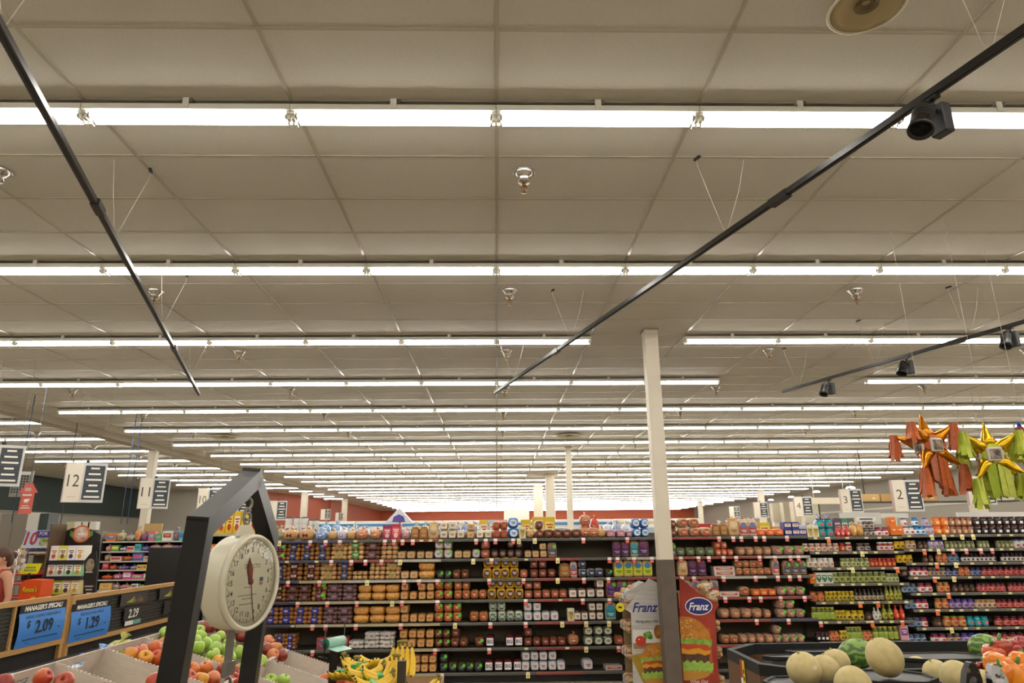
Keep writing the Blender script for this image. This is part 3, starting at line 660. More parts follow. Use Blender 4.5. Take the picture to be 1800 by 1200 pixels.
# ---------------------------------------------------------------- the racks
M_sh=mat('4a443d',.45); M_back=None
def pegboard():
    m=bpy.data.materials.new('pegboard'); m.use_nodes=True; nt=m.node_tree; b=nt.nodes['Principled BSDF']; b.inputs['Roughness'].default_value=.7
    tc=nt.nodes.new('ShaderNodeTexCoord'); v=nt.nodes.new('ShaderNodeTexVoronoi'); v.inputs['Scale'].default_value=1/.0254; v.inputs['Randomness'].default_value=0
    r=nt.nodes.new('ShaderNodeValToRGB'); r.color_ramp.elements[0].position=.18; r.color_ramp.elements[1].position=.24
    r.color_ramp.elements[0].color=lin('120f0b'); r.color_ramp.elements[1].color=lin('6b6350')
    nt.links.new(tc.outputs['Object'],v.inputs['Vector']); nt.links.new(v.outputs['Distance'],r.inputs[0]); nt.links.new(r.outputs[0],b.inputs['Base Color']); return m
M_back=pegboard()
STR={'p':'4d4b63','g':'5b5952','w':'b9b4aa','r':'94463c','c':'b8a884','d':'6a655c'}
def tagmesh(kind):
    b=MB()
    if kind=='red': b.rect((0,0,-.035),.05,.07,PLAS('c23a34')); b.rect((0,-.001,-.012),.05,.035,PLAS('e8ded6')); bars(b,(0,-.002,-.05),.03,.02,PLAS('e8b0a8'),1); nm='price_tag'
    elif kind=='yel': b.rect((0,0,-.03),.05,.07,PLAS('e6dfb0')); b.rect((0,-.001,-.04),.03,.025,PLAS('d0b020')); nm='price_tag'
    elif kind=='org': b.rect((0,0,-.035),.05,.075,PLAS('dd6a2c')); b.rect((0,-.001,-.008),.05,.02,PLAS('ead9c6')); nm='price_tag'
    else: b.rect((0,0,0),.05,.026,PLAS('d8d49a')); nm='price_tag'
    return b.mesh(nm)
TG={k:tagmesh(k) for k in('red','yel','org','flat')}
def rack(name,label,x0,x1,zs,segs,tags,depth=.46,Yf=YS,top=None,tilt=0):
    xc=(x0+x1)/2; w=x1-x0; o=thing('store_shelf_rack',label,'shelf rack',(xc,Yf,0),group='store shelf racks in the bread and jar aisle')
    z1=zs[0]+.06
    b=MB(); b.box((0,depth+.02,z1/2),(w-.004,.03,z1),M_back); b.build('back_panel',o)
    for s in(-1,1):
        b=MB(); b.box((s*(w/2-.015),depth-.0,z1/2),(.026,.03,z1),M_sh); b.build('upright',o)
    b=MB(); b.box((0,depth/2+.03,.05),(w-.004,depth-.08,.09),M_dark); b.build('kick_base',o)
    for j,z in enumerate(zs):
        b=MB(); b.box((0,depth/2,z-.012),(w-.006,depth,.024),M_sh); s=b.build('shelf',o)
        sg=segs[j] if j<len(segs) else 'gg'
        for i,c in enumerate(sg):
            b=MB(); ww=w/len(sg); b.box((-w/2+ww*(i+.5),-.004,z-.014),(ww-.002,.008,.034),mat(STR[c],.35)); 
            b.rect((-w/2+ww*(i+.5),-.0085,z-.002),ww-.004,.004,mat('8f8b84',.3)); b.build('price_channel',s)
        for tx,tk in tags.get(j,[]):
            if x0<=tx<x1: obj('price_tag',TG[tk],s,(tx-xc,-.011 if tk=='flat' else -.013,z-.014+(.012 if tk!='flat' else 0)),(0.0 if tk=='flat' else -.12,0,0))
    return o
TAGR={0:[546,573,598,677,693,708,726,837,854,871,902,1025,1102,1263,1288,1302,1327,1342,1382],1:[583,618,643,671,864,1071,1085,1114,1145,1196,1227,1245,1271,1293,1334,1361,1388,1402],
2:[507,562,711,737,769,860,920,1026,1069,1198,1219,1271,1327,1366,1387,1404],3:[475,524,576,628,707,769,924,1024,1071,1274,1316,1336,1371,1413],4:[550,573,626,705,862,924,1329,1385],5:[464,550,765,860,1087,1102],6:[777]}
TAGY={0:[492,625,741,757,775,912,940],1:[505,557,704,832,925,980],2:[646,735,980],3:[690,985],4:[515,800,988,1030,1070],5:[925,997,1030],6:[928]}
tags={}
for j,l in TAGR.items(): tags.setdefault(j,[]).extend((px_x(x,SZ[j],YS),'red') for x in l)
for j,l in TAGY.items(): tags.setdefault(j,[]).extend((px_x(x,SZ[j],YS),'flat' if x%2 else 'yel') for x in l)
BX=[-3.17,-1.95,-.73,.49,1.71,2.93,4.15]
SEG=[['pp','pp','pc','pc','pc','gg','gg'],['gr','rw','ww','cc','cc','gc','gc'],['gd','gg','gg','gg','gg','gg','gg'],['gg','rg','rg','rg','rg','rg','rg'],['gr','wr','rr','rr','rr','gr','gg'],['gg','rw','wg','rr','rp','rg','gg']]
rl=['leftmost bread rack section with bun packs on top','bread rack section with red cartons on its top shelf','bread rack section with rows of yellow-edged brown loaves','half-empty bread rack section left of the nearest column','bread rack section mostly hidden behind the column and burger displays','bread rack section with navy twin packs, next to the pickle rack']
for i in range(6): rack('r',rl[i],BX[i],BX[i+1],SZ,SEG[i],tags)
def flat(zs,x0,x1,org,seed):
    r=random.Random(seed); t={}
    for j,z in enumerate(zs):
        x=x0+.1
        while x<x1-.05: t.setdefault(j,[]).append((x,'flat')); x+=r.uniform(.13,.3)
    for j,u,k in org: t.setdefault(j,[]).append((px_x(u6(u),zs[j],YS)+.0,k))
    return t
O1=[(0,280,'org'),(1,502,'yel'),(2,440,'yel'),(2,733,'org'),(4,488,'org'),(4,606,'org'),(5,231,'red'),(5,568,'org'),(5,766,'org'),(6,320,'org')]
rack('r','pickle rack section between the bread and jam racks',4.15,5.42,J1Z,['dd']*7,flat(J1Z,4.15,5.42,O1,1))
O2=[(0,962,'yel'),(0,1040,'yel'),(0,1158,'yel'),(0,1232,'yel'),(1,910,'org'),(1,1005,'yel'),(1,1098,'red'),(1,1186,'red'),(1,1283,'red'),(1,1357,'red'),(2,993,'org'),(2,1118,'yel'),(3,978,'org'),(3,1105,'yel'),(4,1070,'org'),(5,997,'org'),(6,1090,'yel')]
rack('r','jam rack section with orange tubs and brown jars on top',5.42,6.64,J2Z,['dd']*8,flat(J2Z,5.42,6.64,O2,2))
rack('r','rightmost jam rack section with black white-labelled jars on top',6.64,7.86,J2Z,['dd']*8,flat(J2Z,6.64,7.86,O2,3))
# ================================================================ hanging scale on its black frame
def atX(x,y,X):
    d=ray(x,y); return V((0,0,H))+d*(X/d.x)
def pt(x,y,Y): return atY(x,y,Y)
P1=pt(352,924,1.45); P3=pt(473,946,2.08); PK=pt(441,842,1.78)
L1=P1+(pt(302,1200,1.45)-P1)*(P1.z/(P1.z-pt(302,1200,1.45).z)); b3=pt(436,1200,2.08); L3=P3+(b3-P3)*(P3.z/(P3.z-b3.z))
fr=thing('scale_stand','black square-tube house-shaped stand holding up the hanging produce scale','stand',(L1+L3)/2)
def sub(p): return p-(L1+L3)/2
dp=(P3-P1).normalized(); tw=.044
M_fr=mat('0e0c0b',.45,noise=.25,scale=30); 
for nm,a,c in(('leg',L1,P1),('leg',L3,P3),('roof_bar',P1,PK),('roof_bar',PK,P3)):
    e=(c-a).normalized()*.018; b=MB(); b.beam(sub(a)-(e if nm=='roof_bar' else e*0),sub(c)+e,tw,tw,M_fr,up=dp); b.build(nm,fr)
b=MB(); b.beam(sub(L1)+V((0,0,.03)),sub(L3)+V((0,0,.03)),tw,tw,M_fr); b.build('foot_bar',fr)
for q in(L1,L3):
    b=MB(); b.box(sub(q)+V((0,0,.01)),(.3,.06,.02),M_fr); b.build('foot',fr)
DC=pt(427,1022,1.77); th=math.radians(74)
sc=thing('hanging_scale','cream round dial produce scale with red needle hanging from the black stand','scale',DC,(0,0,th))
M_cr=mat('d6cfb8',.35,coat=.3); R=.109
b=MB(); T=TR((0,.028,0),(PI/2,0,0))     # lathe axis points to -y, the front
b.lathe([(0,-.016),(R*.93,-.016),(R*.985,-.010),(R,-.002),(R,.045),(R*.99,.05),(R*.93,.052),(R*.92,.046),(0,.044)],M_cr,56,T=T)
b.build('scale_housing',sc)
b=MB(); b.lathe([(R*.90,.0),(R*.93,.008),(R*.985,.0105),(R*1.015,.004),(R*1.01,-.006),(R*.95,-.008)],M_cr,56,T=TR((0,-.02,0),(PI/2,0,0)),cap=False); b.build('bezel_ring',sc)
b=MB(); yf=-.0185
b.disc((0,yf,0),R*.92,R*.92,mat('e4dfc6',.5),48)
for k in range(100):
    a=2*PI*k/100; l=.010 if k%5==0 else .005; r0=R*.86
    T=MX.Rotation(-a,4,'Y'); b.box((0,yf-.0016,r0-l/2),(.0009 if k%5 else .0016,.0004,l),M_ink,T=T)
for k in range(20):
    a=2*PI*k/20; b.text(str(k),(math.sin(a)*R*.68,yf-.0016,math.cos(a)*R*.68),.0125,M_ink,bold=.01)
    a+=PI/20; b.text('.5' if 0 else '5',(math.sin(a)*R*.78,yf-.0016,math.cos(a)*R*.78),.006,mat('8a3a34',.5))
b.text('DETECTO',(.006,yf-.0016,R*.33),.010,M_ink,maxw=.062)
for z,wd in((-.012,.03),(-.03,.07),(-.038,.04),(-.05,.055)): b.rect((-.006,yf-.0012,z),wd,.0012,mat('6a665a',.6))
b.rect((.045,yf-.0014,.004),.012,.009,mat('4a6a8a',.5)); b.rect((.045,yf-.0014,-.006),.012,.006,mat('c88a7a',.5))
b.build('dial_face',sc)
b=MB(); T=MX.Rotation(math.radians(180-14),4,'Y'); mr=mat('8a3f38',.45)
b.prism([(-.0012,0),(.0012,0),(.0007,R*.88),(-.0007,R*.88)],yf-.005,yf-.004,mr,T=T)
b.prism([(-.003,0),(-.010,-.028),(0,-.058),(.010,-.028),(.003,0)],yf-.0052,yf-.004,mr,T=T)
b.lathe([(0,0),(.007,0),(.007,.006),(0,.007)],mr,14,T=TR((0,yf,0),(PI/2,0,0))); b.build('needle',sc)
b=MB(); gl=bpy.data.materials.new('dial_glass'); gl.use_nodes=True; nt=gl.node_tree; nt.nodes.remove(nt.nodes['Principled BSDF'])
n1=nt.nodes.new('ShaderNodeBsdfTransparent'); n2=nt.nodes.new('ShaderNodeBsdfGlossy'); n2.inputs['Roughness'].default_value=.06; n3=nt.nodes.new('ShaderNodeMixShader'); n4=nt.nodes.new('ShaderNodeFresnel'); n4.inputs[0].default_value=1.35
nt.links.new(n4.outputs[0],n3.inputs[0]); nt.links.new(n1.outputs[0],n3.inputs[1]); nt.links.new(n2.outputs[0],n3.inputs[2]); nt.links.new(n3.outputs[0],nt.nodes['Material Output'].inputs[0])
b.lathe([(R*.92,0),(R*.8,.005),(R*.5,.009),(0,.011)],gl,48,T=TR((0,-.026,0),(PI/2,0,0)),cap=False); b.build('cover_glass',sc)
b=MB(); b.prism([(-.035,R*.98),(.035,R*.98),(.012,R*1.22),(-.012,R*1.22)],.0,.014,M_cr); b.build('hanging_lug',sc)
top=PK-DC
b=MB()
def ring(b,c,r,t,m,ax='y',a0=0,a1=2*PI,n=14):
    pts=[]
    for k in range(n+1):
        a=a0+(a1-a0)*k/n; pts.append(V(c)+(V((math.cos(a)*r,0,math.sin(a)*r)) if ax=='y' else V((0,math.cos(a)*r,math.sin(a)*r))))
    b.tube(pts,t,m,6)
z0=R*1.24
ring(b,(0,.005,z0+.014),.014,.0035,M_galv); ring(b,(0,.005,z0+.05),.013,.0035,M_galv,'y',-2.2,2.6); ring(b,(0,.005,z0+.024),.013,.0035,M_galv,'y',.6,5.2)
b.tube([(0,.005,z0+.03),(.006,.005,z0+.037)],.0035,M_galv,6)
b.tube([(0,.005,z0+.06),(0,.002,top.z-.02)],.003,M_dark,6)
b.build('s_hook',sc)
b=MB(); b.box((0,.02,-R-.03),(.024,.006,.09),M_galv); b.box((.004,.02,-R-.085),(.034,.012,.03),M_galv); ring(b,(0,.02,-R-.118),.016,.004,M_galv); 
ring(b,(.0,.02,-R-.155),.018,.004,M_galv,'y',-1.4,3.0); b.tube([(0,.02,-R-.172),(-.004,.02,-R-.2),(0,.02,-R-.23)],.004,M_galv,6)
for k in range(5): ring(b,(0,.02,-R-.24-k*.02),.009,.0028,M_galv,'y' if k%2 else 'x')
b.build('lower_hook_chain',sc)
# ================================================================ apple display
SL=math.radians(18)
def rimz(X): return 1.25-.325*(X+2)
def onplane(x,y,off):
    d=ray(x,y); # z = rimz(X)+off/cos
    c=off/math.cos(SL)
    t=(1.25-.65+c-H)/(d.z+.325*d.x); return V((0,0,H))+d*t
M_card=mat('cfc4b8',.8,noise=.10,scale=25,stretch=(1,1,6),name='white_cardboard'); M_kraft=mat('a88a64',.85,noise=.12,scale=20); M_cin=mat('c4b5a8',.85,noise=.08,scale=12)
def carton(X,Y0,label,insert=False,w=.6,l=.395,d=.15):
    o=thing('fruit_carton',label,'cardboard box',(X,Y0,rimz(X)-.0),(0,SL,0),group='white fruit cartons on the sloping stand'); t=.005
    b=MB(); b.box((w/2,l/2,-d),(w,l,t),M_kraft); b.build('carton_floor',o)
    for yy in(t/2,l-t/2):
        b=MB(); b.box((w/2,yy,-d/2),(w,t,d),M_card)
        n=30
        for i in range(n): b.box(((i+.25)*w/n,yy,.002),(w/n*.5,t*1.3,.006),M_card)
        b.build('carton_side',o)
    for xx in(t/2,w-t/2):
        b=MB(); hz=(-.055,-.03); 
        b.box((xx,l/2,-.015),(t,l,.03),M_card); b.box((xx,l/2,(-.055-d)/2),(t,l,d-.055),M_card)
        for s in(-1,1): b.box((xx,l/2+s*(l/4+.025),-.0425),(t,l/2-.05,.025),M_card)
        b.box((xx,l/2,.002),(t*1.3,l-.01,.005),M_card); b.build('carton_end',o)
    if insert:
        b=MB(); b.prism([(.14,-.0),(.2,.012),(.46,.012),(.5,0)],.03,l-.03,M_kraft,T=TR((0,0,-d+.006))); b.box((w*.55,l*.5,-d+.012),(w*.8,l-.02,.008),M_kraft); b.build('paper_insert',o)
    return o
YB0=[2.945,3.345,3.745,4.145,4.545]
cl=['white carton at the lower left with two red apples','white carton nearly empty with its brown liner showing','white carton of red and orange apples behind the scale leg','white carton heaped with green apples','white carton of dark red apples at the far upper end']
for i,y in enumerate(YB0): carton(-1.96,y,cl[i],i==1)
cl2=['white carton low in the front row, below the red apples','white carton on the lower tier at the bottom edge beside the stand','white carton on the lower tier with yellow-green apples','white carton on the lower tier holding few green apples','white carton on the lower tier with orange-red apples at its far end']
X2=-1.96+.6*math.cos(SL)+.006
for i,y in enumerate(YB0[2:]): carton(X2,y,cl2[i+2])
tb=thing('produce_stand','black sloping produce stand carrying the white apple cartons','produce stand',(-1.4,3.95,0))
b=MB(); b.box((.6,0,0),(1.3,2.1,.03),M_dark,T=TR((-.58,0,rimz(-1.96)-.185),(0,SL,0))); b.build('sloping_top',tb)
for x,z in((-.5,.85),(.5,.6)):
    for y in(-.9,.9): b=MB(); b.box((x,y,z/2+.06),(.05,.05,z+.1),M_black); b.build('leg',tb)
def apple_mesh(kind):
    cs={'green':('8db33a','a6c452',25,(1,1,.5),(.3,.75)),'red':('8e2b22','c4502a',8,(1,1,.6),(.35,.7)),'rust':('d5702a','b2301f',5,(1,1,.7),(.42,.58)),'gold':('d89a2c','c4552a',5,(1,1,.7),(.3,.5)),'dark':('7a2c26','98402c',9,(1,1,.6),(.35,.7)),'peach':('b8473a','d08048',8,(1,1,.6),(.4,.7))}[kind]
    m=mat(cs[0],.28,c2=cs[1],scale=cs[2],stretch=cs[3],thr=cs[4],coat=.2)
    b=MB(); pr=[(0,-.024),(.008,-.029),(.016,-.032),(.026,-.028),(.034,-.014),(.0375,.003),(.036,.018),(.028,.030),(.017,.034),(.009,.030),(.004,.022),(0,.019)]
    b.lathe(pr,m,20,wob=lambda t,z:1+.02*math.sin(5*t)*(1 if z<0 else .3)); 
    s=MB(); s.tube([(0,0,.019),(.002,0,.03),(.006,.001,.04)],[.0016,.0014,.002],mat('4a3520',.8),5)
    return b.mesh('apple'),s.mesh('stem')
AM={k:apple_mesh(k) for k in('green','red','rust','gold','dark','peach')}
AN={'green':'green apple','red':'red apple','rust':'orange-red striped apple','gold':'golden yellow apple','dark':'dark red apple','peach':'pinkish red apple'}
PLACED=[]
def apple(p,kind,lab,sc=1):
    r=.037*sc
    o=obj('apple',AM[kind][0],None,p,(rnd.uniform(-.9,.9),rnd.uniform(-.9,.9),rnd.uniform(0,6)),(sc,sc,sc),label=lab,cat='apple',group='apples in the white cartons')
    obj('stem',AM[kind][1],o); PLACED.append((V(p),r)); return o
AP=[('a nearly empty',.0,[(75,1191,'rust'),(113,1199,'red'),(6,1201,'red')]),
('c',-.015,[(229,1150,'gold'),(247,1146,'peach'),(254,1157,'gold'),(272,1139,'rust'),(277,1156,'rust'),(293,1152,'red'),(272,1198,'red'),(289,1133,'peach'),(339,1177,'rust'),(362,1175,'gold'),(384,1163,'gold'),(393,1177,'red'),(411,1180,'red'),(375,1193,'peach'),(353,1195,'gold'),(408,1195,'rust'),(331,1193,'red')]),
('d',.0,[(290,1113,'green'),(350,1109,'green'),(352,1120,'green'),(337,1116,'green'),(344,1127,'green'),(348,1138,'green'),(376,1127,'green'),(387,1119,'green'),(402,1132,'green'),(396,1142,'green'),(378,1140,'green'),(376,1151,'green'),(404,1157,'green'),(459,1163,'green'),(322,1120,'green'),(362,1131,'green'),(420,1146,'green'),(306,1118,'green')]),
('e',.0,[(371,1102,'dark'),(389,1106,'dark'),(404,1112,'dark'),(360,1103,'dark'),(471,1127,'peach'),(470,1141,'dark'),(485,1139,'peach'),(479,1151,'peach'),(496,1152,'dark'),(452,1134,'dark'),(425,1118,'dark'),(440,1124,'dark')]),
('f',-.02,[(476,1197,'green'),(499,1196,'green')]),('g',-.02,[(570,1195,'rust'),(594,1196,'red'),(613,1199,'peach')])]
WH={'a nearly empty':'in the lower-left carton','c':'in the carton by the scale leg','d':'in the green apple carton','e':'in the far red apple carton','f':'in the lower-tier carton at the bottom edge','g':'in the lower-tier carton at right'}
for key,off,L in AP:
    per={}
    for x,y,k in sorted(L): per.setdefault(k,[]).append((x,y))
    for k,q in per.items():
        for i,(x,y) in enumerate(q):
            lb='%s %s'%(AN[k],WH[key])
            if len(q)>1: lb='%s, %s %s'%(AN[k],'leftmost' if i==0 else 'rightmost' if i==len(q)-1 else ORD[i]+' from left',WH[key])
            apple(onplane(x,y,off),k,lb,rnd.uniform(.93,1.04))
# apples lying under the heaps
def filler(Y0,X0,kind,where,n,off):
    c=0
    for i in range(400):
        s=rnd.uniform(.05,.55); y=Y0+rnd.uniform(.045,.35); X=X0+s*math.cos(SL); p=V((X,y,rimz(X)+off/math.cos(SL)))
        if all((p-q).length>(.034+r)*1.0 for q,r in PLACED):
            apple(p,kind,'%s lying low between the others %s'%(AN[kind],where)); c+=1
            if c>=n: break
filler(YB0[2],-1.96,'red',WH['c'],9,-.085); filler(YB0[3],-1.96,'green',WH['d'],12,-.075); filler(YB0[4],-1.96,'dark',WH['e'],12,-.07)
# ================================================================ wooden price rails on the left
M_wood=mat('c99a5c',.5,noise=.16,scale=12,stretch=(12,.6,12),name='light_wood'); M_slat=mat('37352f',.55)
XP=-3.15
def price_rail(label,x0,x1,t0,t1,b0,b1):
    a=atX(x0,t0,XP) ; c=atX(x1,t1,XP); e=atX(x0,b0,XP); f=atX(x1,b1,XP)
    y0=(a.y+e.y)/2; y1=(c.y+f.y)/2; zt=(a.z+c.z)/2; zb=(e.z+f.z)/2
    o=thing('price_rail',label,'price sign rail',(XP,y0,zb)); L=y1-y0; h=zt-zb; t=.034
    b=MB(); b.box((-.01,L/2,h-t/2),(t,L,t),M_wood); b.build('top_rail',o); b=MB(); b.box((-.01,L/2,t/2),(t,L,t),M_wood); b.build('bottom_rail',o)
    for y in(t/2,L-t/2): b=MB(); b.box((-.01,y,h/2),(t*.98,t,h-2*t),M_wood); b.box((-.012,y,-.25),(t*.8,t,.5),M_wood); b.build('stile',o)
    b=MB(); b.box((-.022,L/2,h/2),(.008,L-2*t,h-2*t),M_slat)
    n=11
    for i in range(n): b.box((-.014,L/2,t+(h-2*t)*(i+.5)/n),(.008,L-2*t,(h-2*t)/n*.7),M_slat)
    b.build('slat_panel',o); b=MB(); b.box((-.03,L/2,-zb/2-.002),(.012,L,zb-.004),mat('211c18',.7)); b.build('skirt_panel',o); return o,y0,zb,L,h
def card(parent,name,Yc,Zc,w,h,fn,curve=0,label=None):
    # flat card on the rail, facing +x
    b=MB(); fn(b,w,h); 
    o=b.build(name,parent,label=label); o.location=(.012,Yc,Zc); o.rotation_euler=(0,0,PI/2); return o
def bluecard(line,price):
    def fn(b,w,h):
        n=8; m=mat('3f86d8',.5)
        for i in range(n):
            z0=-h/2+h*.8*i/n; z1=-h/2+h*.8*(i+1)/n; y0=-.012*math.sin(PI*i/n); y1=-.012*math.sin(PI*(i+1)/n)
            b.add([(-w/2,y0,z0),(w/2,y0,z0),(w/2,y1,z1),(-w/2,y1,z1),(-w/2,y0+.001,z0),(w/2,y0+.001,z0),(w/2,y1+.001,z1),(-w/2,y1+.001,z1)],[(0,1,2,3),(7,6,5,4),(0,4,5,1),(1,5,6,2),(2,6,7,3),(3,7,4,0)],m)
        b.box((0,0,h*.4),(w,.003,h*.2),M_ink); b.text("MANAGER'S SPECIAL!",(0,-.003,h*.4),h*.13,M_paper,shear=.25,bold=.04,maxw=w*.92)
        b.text(line,(0,-.0095,h*.2),h*.075,M_ink,maxw=w*.88)
        b.text('$',(-w*.31,-.0145,h*.02),h*.2,M_ink,bold=.02); b.text(price,(.015,-.0145,-h*.06),h*.32,M_ink,maxw=w*.56,bold=.02); b.rect((w*.36,-.014,-h*.15),w*.04,h*.02,M_ink)
        for i in range(14): b.rect((-w*.36+w*.054*i,-.0105,-h*.33-(i%2)*.001),w*.038,h*.028,mat('20406a',.6))
        for i in range(3): b.rect((-w*.3+w*.03*i,-.007,-h*.42),w*.02,h*.012,mat('20406a',.6))
    return fn
def graycard(txt):
    def fn(b,w,h): b.rect((0,0,0),w,h,mat('2f2d2c',.5)); b.text(txt,(0,-.002,0),h*.66,M_paper,shear=.15,bold=.02,maxw=w*.85)
    return fn
def picture(b,w,h):
    b.rect((0,0,0),w,h,mat('3f3b3c',.5)); 
    b.prism([(-w*.3,-h*.25),(-w*.05,-h*.3),(-w*.02,h*.2),(-w*.1,0)],-.003,-.001,mat('a8b030',.5)); 
    for i in range(5): b.prism([(w*(-.02+.08*i),-h*.32),(w*(.05+.08*i),-h*.3),(w*(.02+.08*i),h*(.1+.06*(i%3)))],-.003,-.001,mat(['a07a3a','7a4a3a','8a5a4a'][i%3],.5))
def cardpos(px0,px1,py0,py1,y0,zb):
    a=atX(px0,py0,XP+.012); c=atX(px1,py1,XP+.012); return (a.y+c.y)/2-y0,(a.z+c.z)/2-zb,c.y-a.y,a.z-c.z
o,y0,zb,L,h=price_rail('wood-framed black price rail at the left edge with blue $2.09 card',-60,117,1066,1046,1172,1127)
q=cardpos(38,105,1058,1128,y0,zb); card(o,'price_card',q[0],q[1],abs(q[2]),h*.8,bluecard('LARGE COSMIC CRISP APPLES','2.09'),label='blue price card reading $2.09')
b=MB(); b.box((-.005,q[0]-abs(q[2])/2-.03,h/2),(.02,.02,h-.07),M_wood); b.build('divider',o)
o,y0,zb,L,h=price_rail('wood-framed black price rail with blue $1.29 card, nearest the scale',122,322,1045,1023,1136,1085)
q=cardpos(128,187,1058,1118,y0,zb); card(o,'price_card',q[0],q[1],abs(q[2]),h*.76,bluecard('ORGANIC KORU APPLES','1.29'),label='blue price card reading $1.29')
q=cardpos(218,250,1065,1088,y0,zb); card(o,'price_card',q[0],q[1],abs(q[2])*.9,.11,graycard('2.29'),label='dark price card reading 2.29')
q=cardpos(220,246,1090,1096,y0,zb); card(o,'shelf_tag',q[0],q[1],abs(q[2]),.035,lambda b,w,h:(b.rect((-w*.25,0,0),w*.5,h,M_paper),b.rect((w*.25,0,0),w*.5,h,mat('7fb0a0',.5))))
q=cardpos(214,258,1042,1060,y0,zb); card(o,'picture_card',q[0],q[1],abs(q[2]),.1,picture)
q=cardpos(288,318,1056,1074,y0,zb); card(o,'price_card',q[0],q[1],abs(q[2])*.9,.12,graycard('.99'),label='dark price card reading .99')
q=cardpos(282,318,1032,1050,y0,zb); card(o,'picture_card',q[0],q[1],abs(q[2]),.1,picture)
tb=thing('produce_stand','dark produce stand under the wooden price rails, left of the apple cartons','produce stand',(-2.75,4.6,0))
b=MB(); b.box((0,0,.93),(.72,4.2,.06),mat('2c2722',.6)); b.build('stand_top',tb); b=MB(); b.box((0,0,.45),(.66,4.1,.9),mat('3a2c20',.6,noise=.2,scale=9)); b.build('stand_body',tb)
K['SBg']=('salad_bag','salad bag','x',P_bagtop,.2,.2,.12,('4a86c4','d8e4ee','2f6fb4','e8f0f4'))
for i,(x,y,c1,c2,c3,d) in enumerate([(150,1132,'3f7fc4','dfe8ee','2c66b0','blue and white produce bag behind the nearly empty carton'),(182,1124,'4a8ad0','c8d8e8','3a6ab0','pale blue produce bag, right one of the pair behind the cartons'),(216,1118,'c8b860','6a8a3c','d8d0a0','yellow-green produce bag behind the cartons'),(20,1163,'9a948c','c8c4bc','b8b4ac','grey crumpled produce bag at the left edge'),(30,1152,'5aa47c','e07040','58b088','green and orange tray card at the left edge'),(70,1148,'1c1c1c','3a3a3a','2a2a2a','black crate under the nearer price rail')]):
    p=pt(x,y,[4.0,4.35,4.9,3.3,3.45,3.6][i]); b=P_bagtop(.22,.2,.14,c1,c2,c3,'e8e8e0'); b.build('produce_bag',None,loc=(min(p.x,-2.25) if 0 else p.x,p.y,.961),rot=(0,0,1.3),scl=(1,1,1.02),label=d,cat='produce bag')
for i,(x,y) in enumerate([(254,1113),(266,1108),(276,1109)]):
    p=pt(x,y,5.6); p.z=1.0; o=obj('orange',AM['gold'][0],None,(p.x,p.y,p.z),(.3*i,.5,0),(1.1,1.1,1.1),label='orange fruit behind the cartons under the price rail, %s of three'%['left','middle','right'][i],cat='fruit',group='orange fruit on the dark stand'); obj('stem',AM['gold'][1],o)
# ================================================================ bananas and the bag roll
def banana(b,T,m,mt):
    pts=[];rr=[]
    for k in range(9):
        a=-.95+1.9*k/8; pts.append((math.sin(a)*.11,0,.11-math.cos(a)*.11)); rr.append([.005,.012,.0165,.018,.0185,.018,.0165,.011,.005][k])
    b.tube(pts,rr,m,8,T=T); b.tube([pts[-1],V(pts[-1])+V((.01,0,.016))],[.0052,.005],mt,6,T=T); b.tube([V(pts[0])+V((-.004,0,.004)),pts[0]],.0045,M_ink,5,T=T)
M_ban=mat('e3b924',.45,c2='c9a41c',scale=14,stretch=(1,1,1),thr=(.25,.5)); M_bst=mat('8a7a34',.6); M_bnd=mat('3f9a3a',.5)
def bunch(p,rz,n,lab,ry=0,band=True,rx=0):
    o=thing('banana_bunch',lab,'bananas',p,(rx,ry,rz),group='banana bunches on the black stand'); o.scale=(.82,.82,.82)
    for i in range(n):
        b=MB(); banana(b,TR((0,(i-(n-1)/2)*.031,abs(i-(n-1)/2)*-.006),(0,0,(i-(n-1)/2)*-.07)),M_ban,M_bst); b.build('banana',o)
    if band: b=MB(); b.box((0,0,.001),(.026,.031*n+.012,.04),M_bnd); b.build('paper_band',o)
    b=MB(); b.ball((.1,0,.062),(.009,.011*n*.6,.01),M_bst,8,5); b.build('crown',o)
BN=[(632,1158,3.3,2.8,4,'banana bunch lying left on the heap with green band',0),(660,1152,3.5,.1,4,'banana bunch at the back of the heap pointing right',0),(640,1172,3.15,.3,4,'banana bunch in the middle of the heap',0),(668,1176,3.1,.2,4,'banana bunch pointing right below the middle one',.1),(655,1190,3.0,.35,5,'banana bunch at the front of the heap near the bottom edge',0),(687,1180,3.05,1.3,4,'banana bunch right of centre with stems pointing up',-.6),(704,1156,3.2,1.5,5,'tall banana bunch hanging at the right end of the heap',-.9),(610,1172,3.25,1.2,4,'banana bunch at the left end of the heap',-.15),(742,1199,3.3,.6,3,'lone banana bunch at the bottom edge right of the post',0)]
for x,y,Y,rz,n,l,ry in BN: bunch(pt(x,y+14,Y),rz,n,l,ry*.8,band=ry>-.5)
bs=thing('banana_stand','black display stand under the heap of bananas','produce stand',(-.62,3.25,0))
b=MB(); b.box((.06,0,.93),(.44,.62,.22),M_dark); b.build('stand_top',bs); b=MB(); b.box((.06,0,.41),(.4,.5,.82),M_dark); b.build('stand_body',bs)
p=pt(706,1185,3.0); b=MB(); b.box((0,0,-.03),(.032,.032,.16),mat('3a2e24',.6)); po=b.build('stand_post',bs); po.location=p-V((-.62,3.25,0))
p=pt(588,1128,3.5)
rl=thing('bag_roll_holder','black wire holder with green-cored roll of produce bags','bag dispenser',p,(0,0,-.5)); rl.scale=(.66,.66,.66)
b=MB(); 
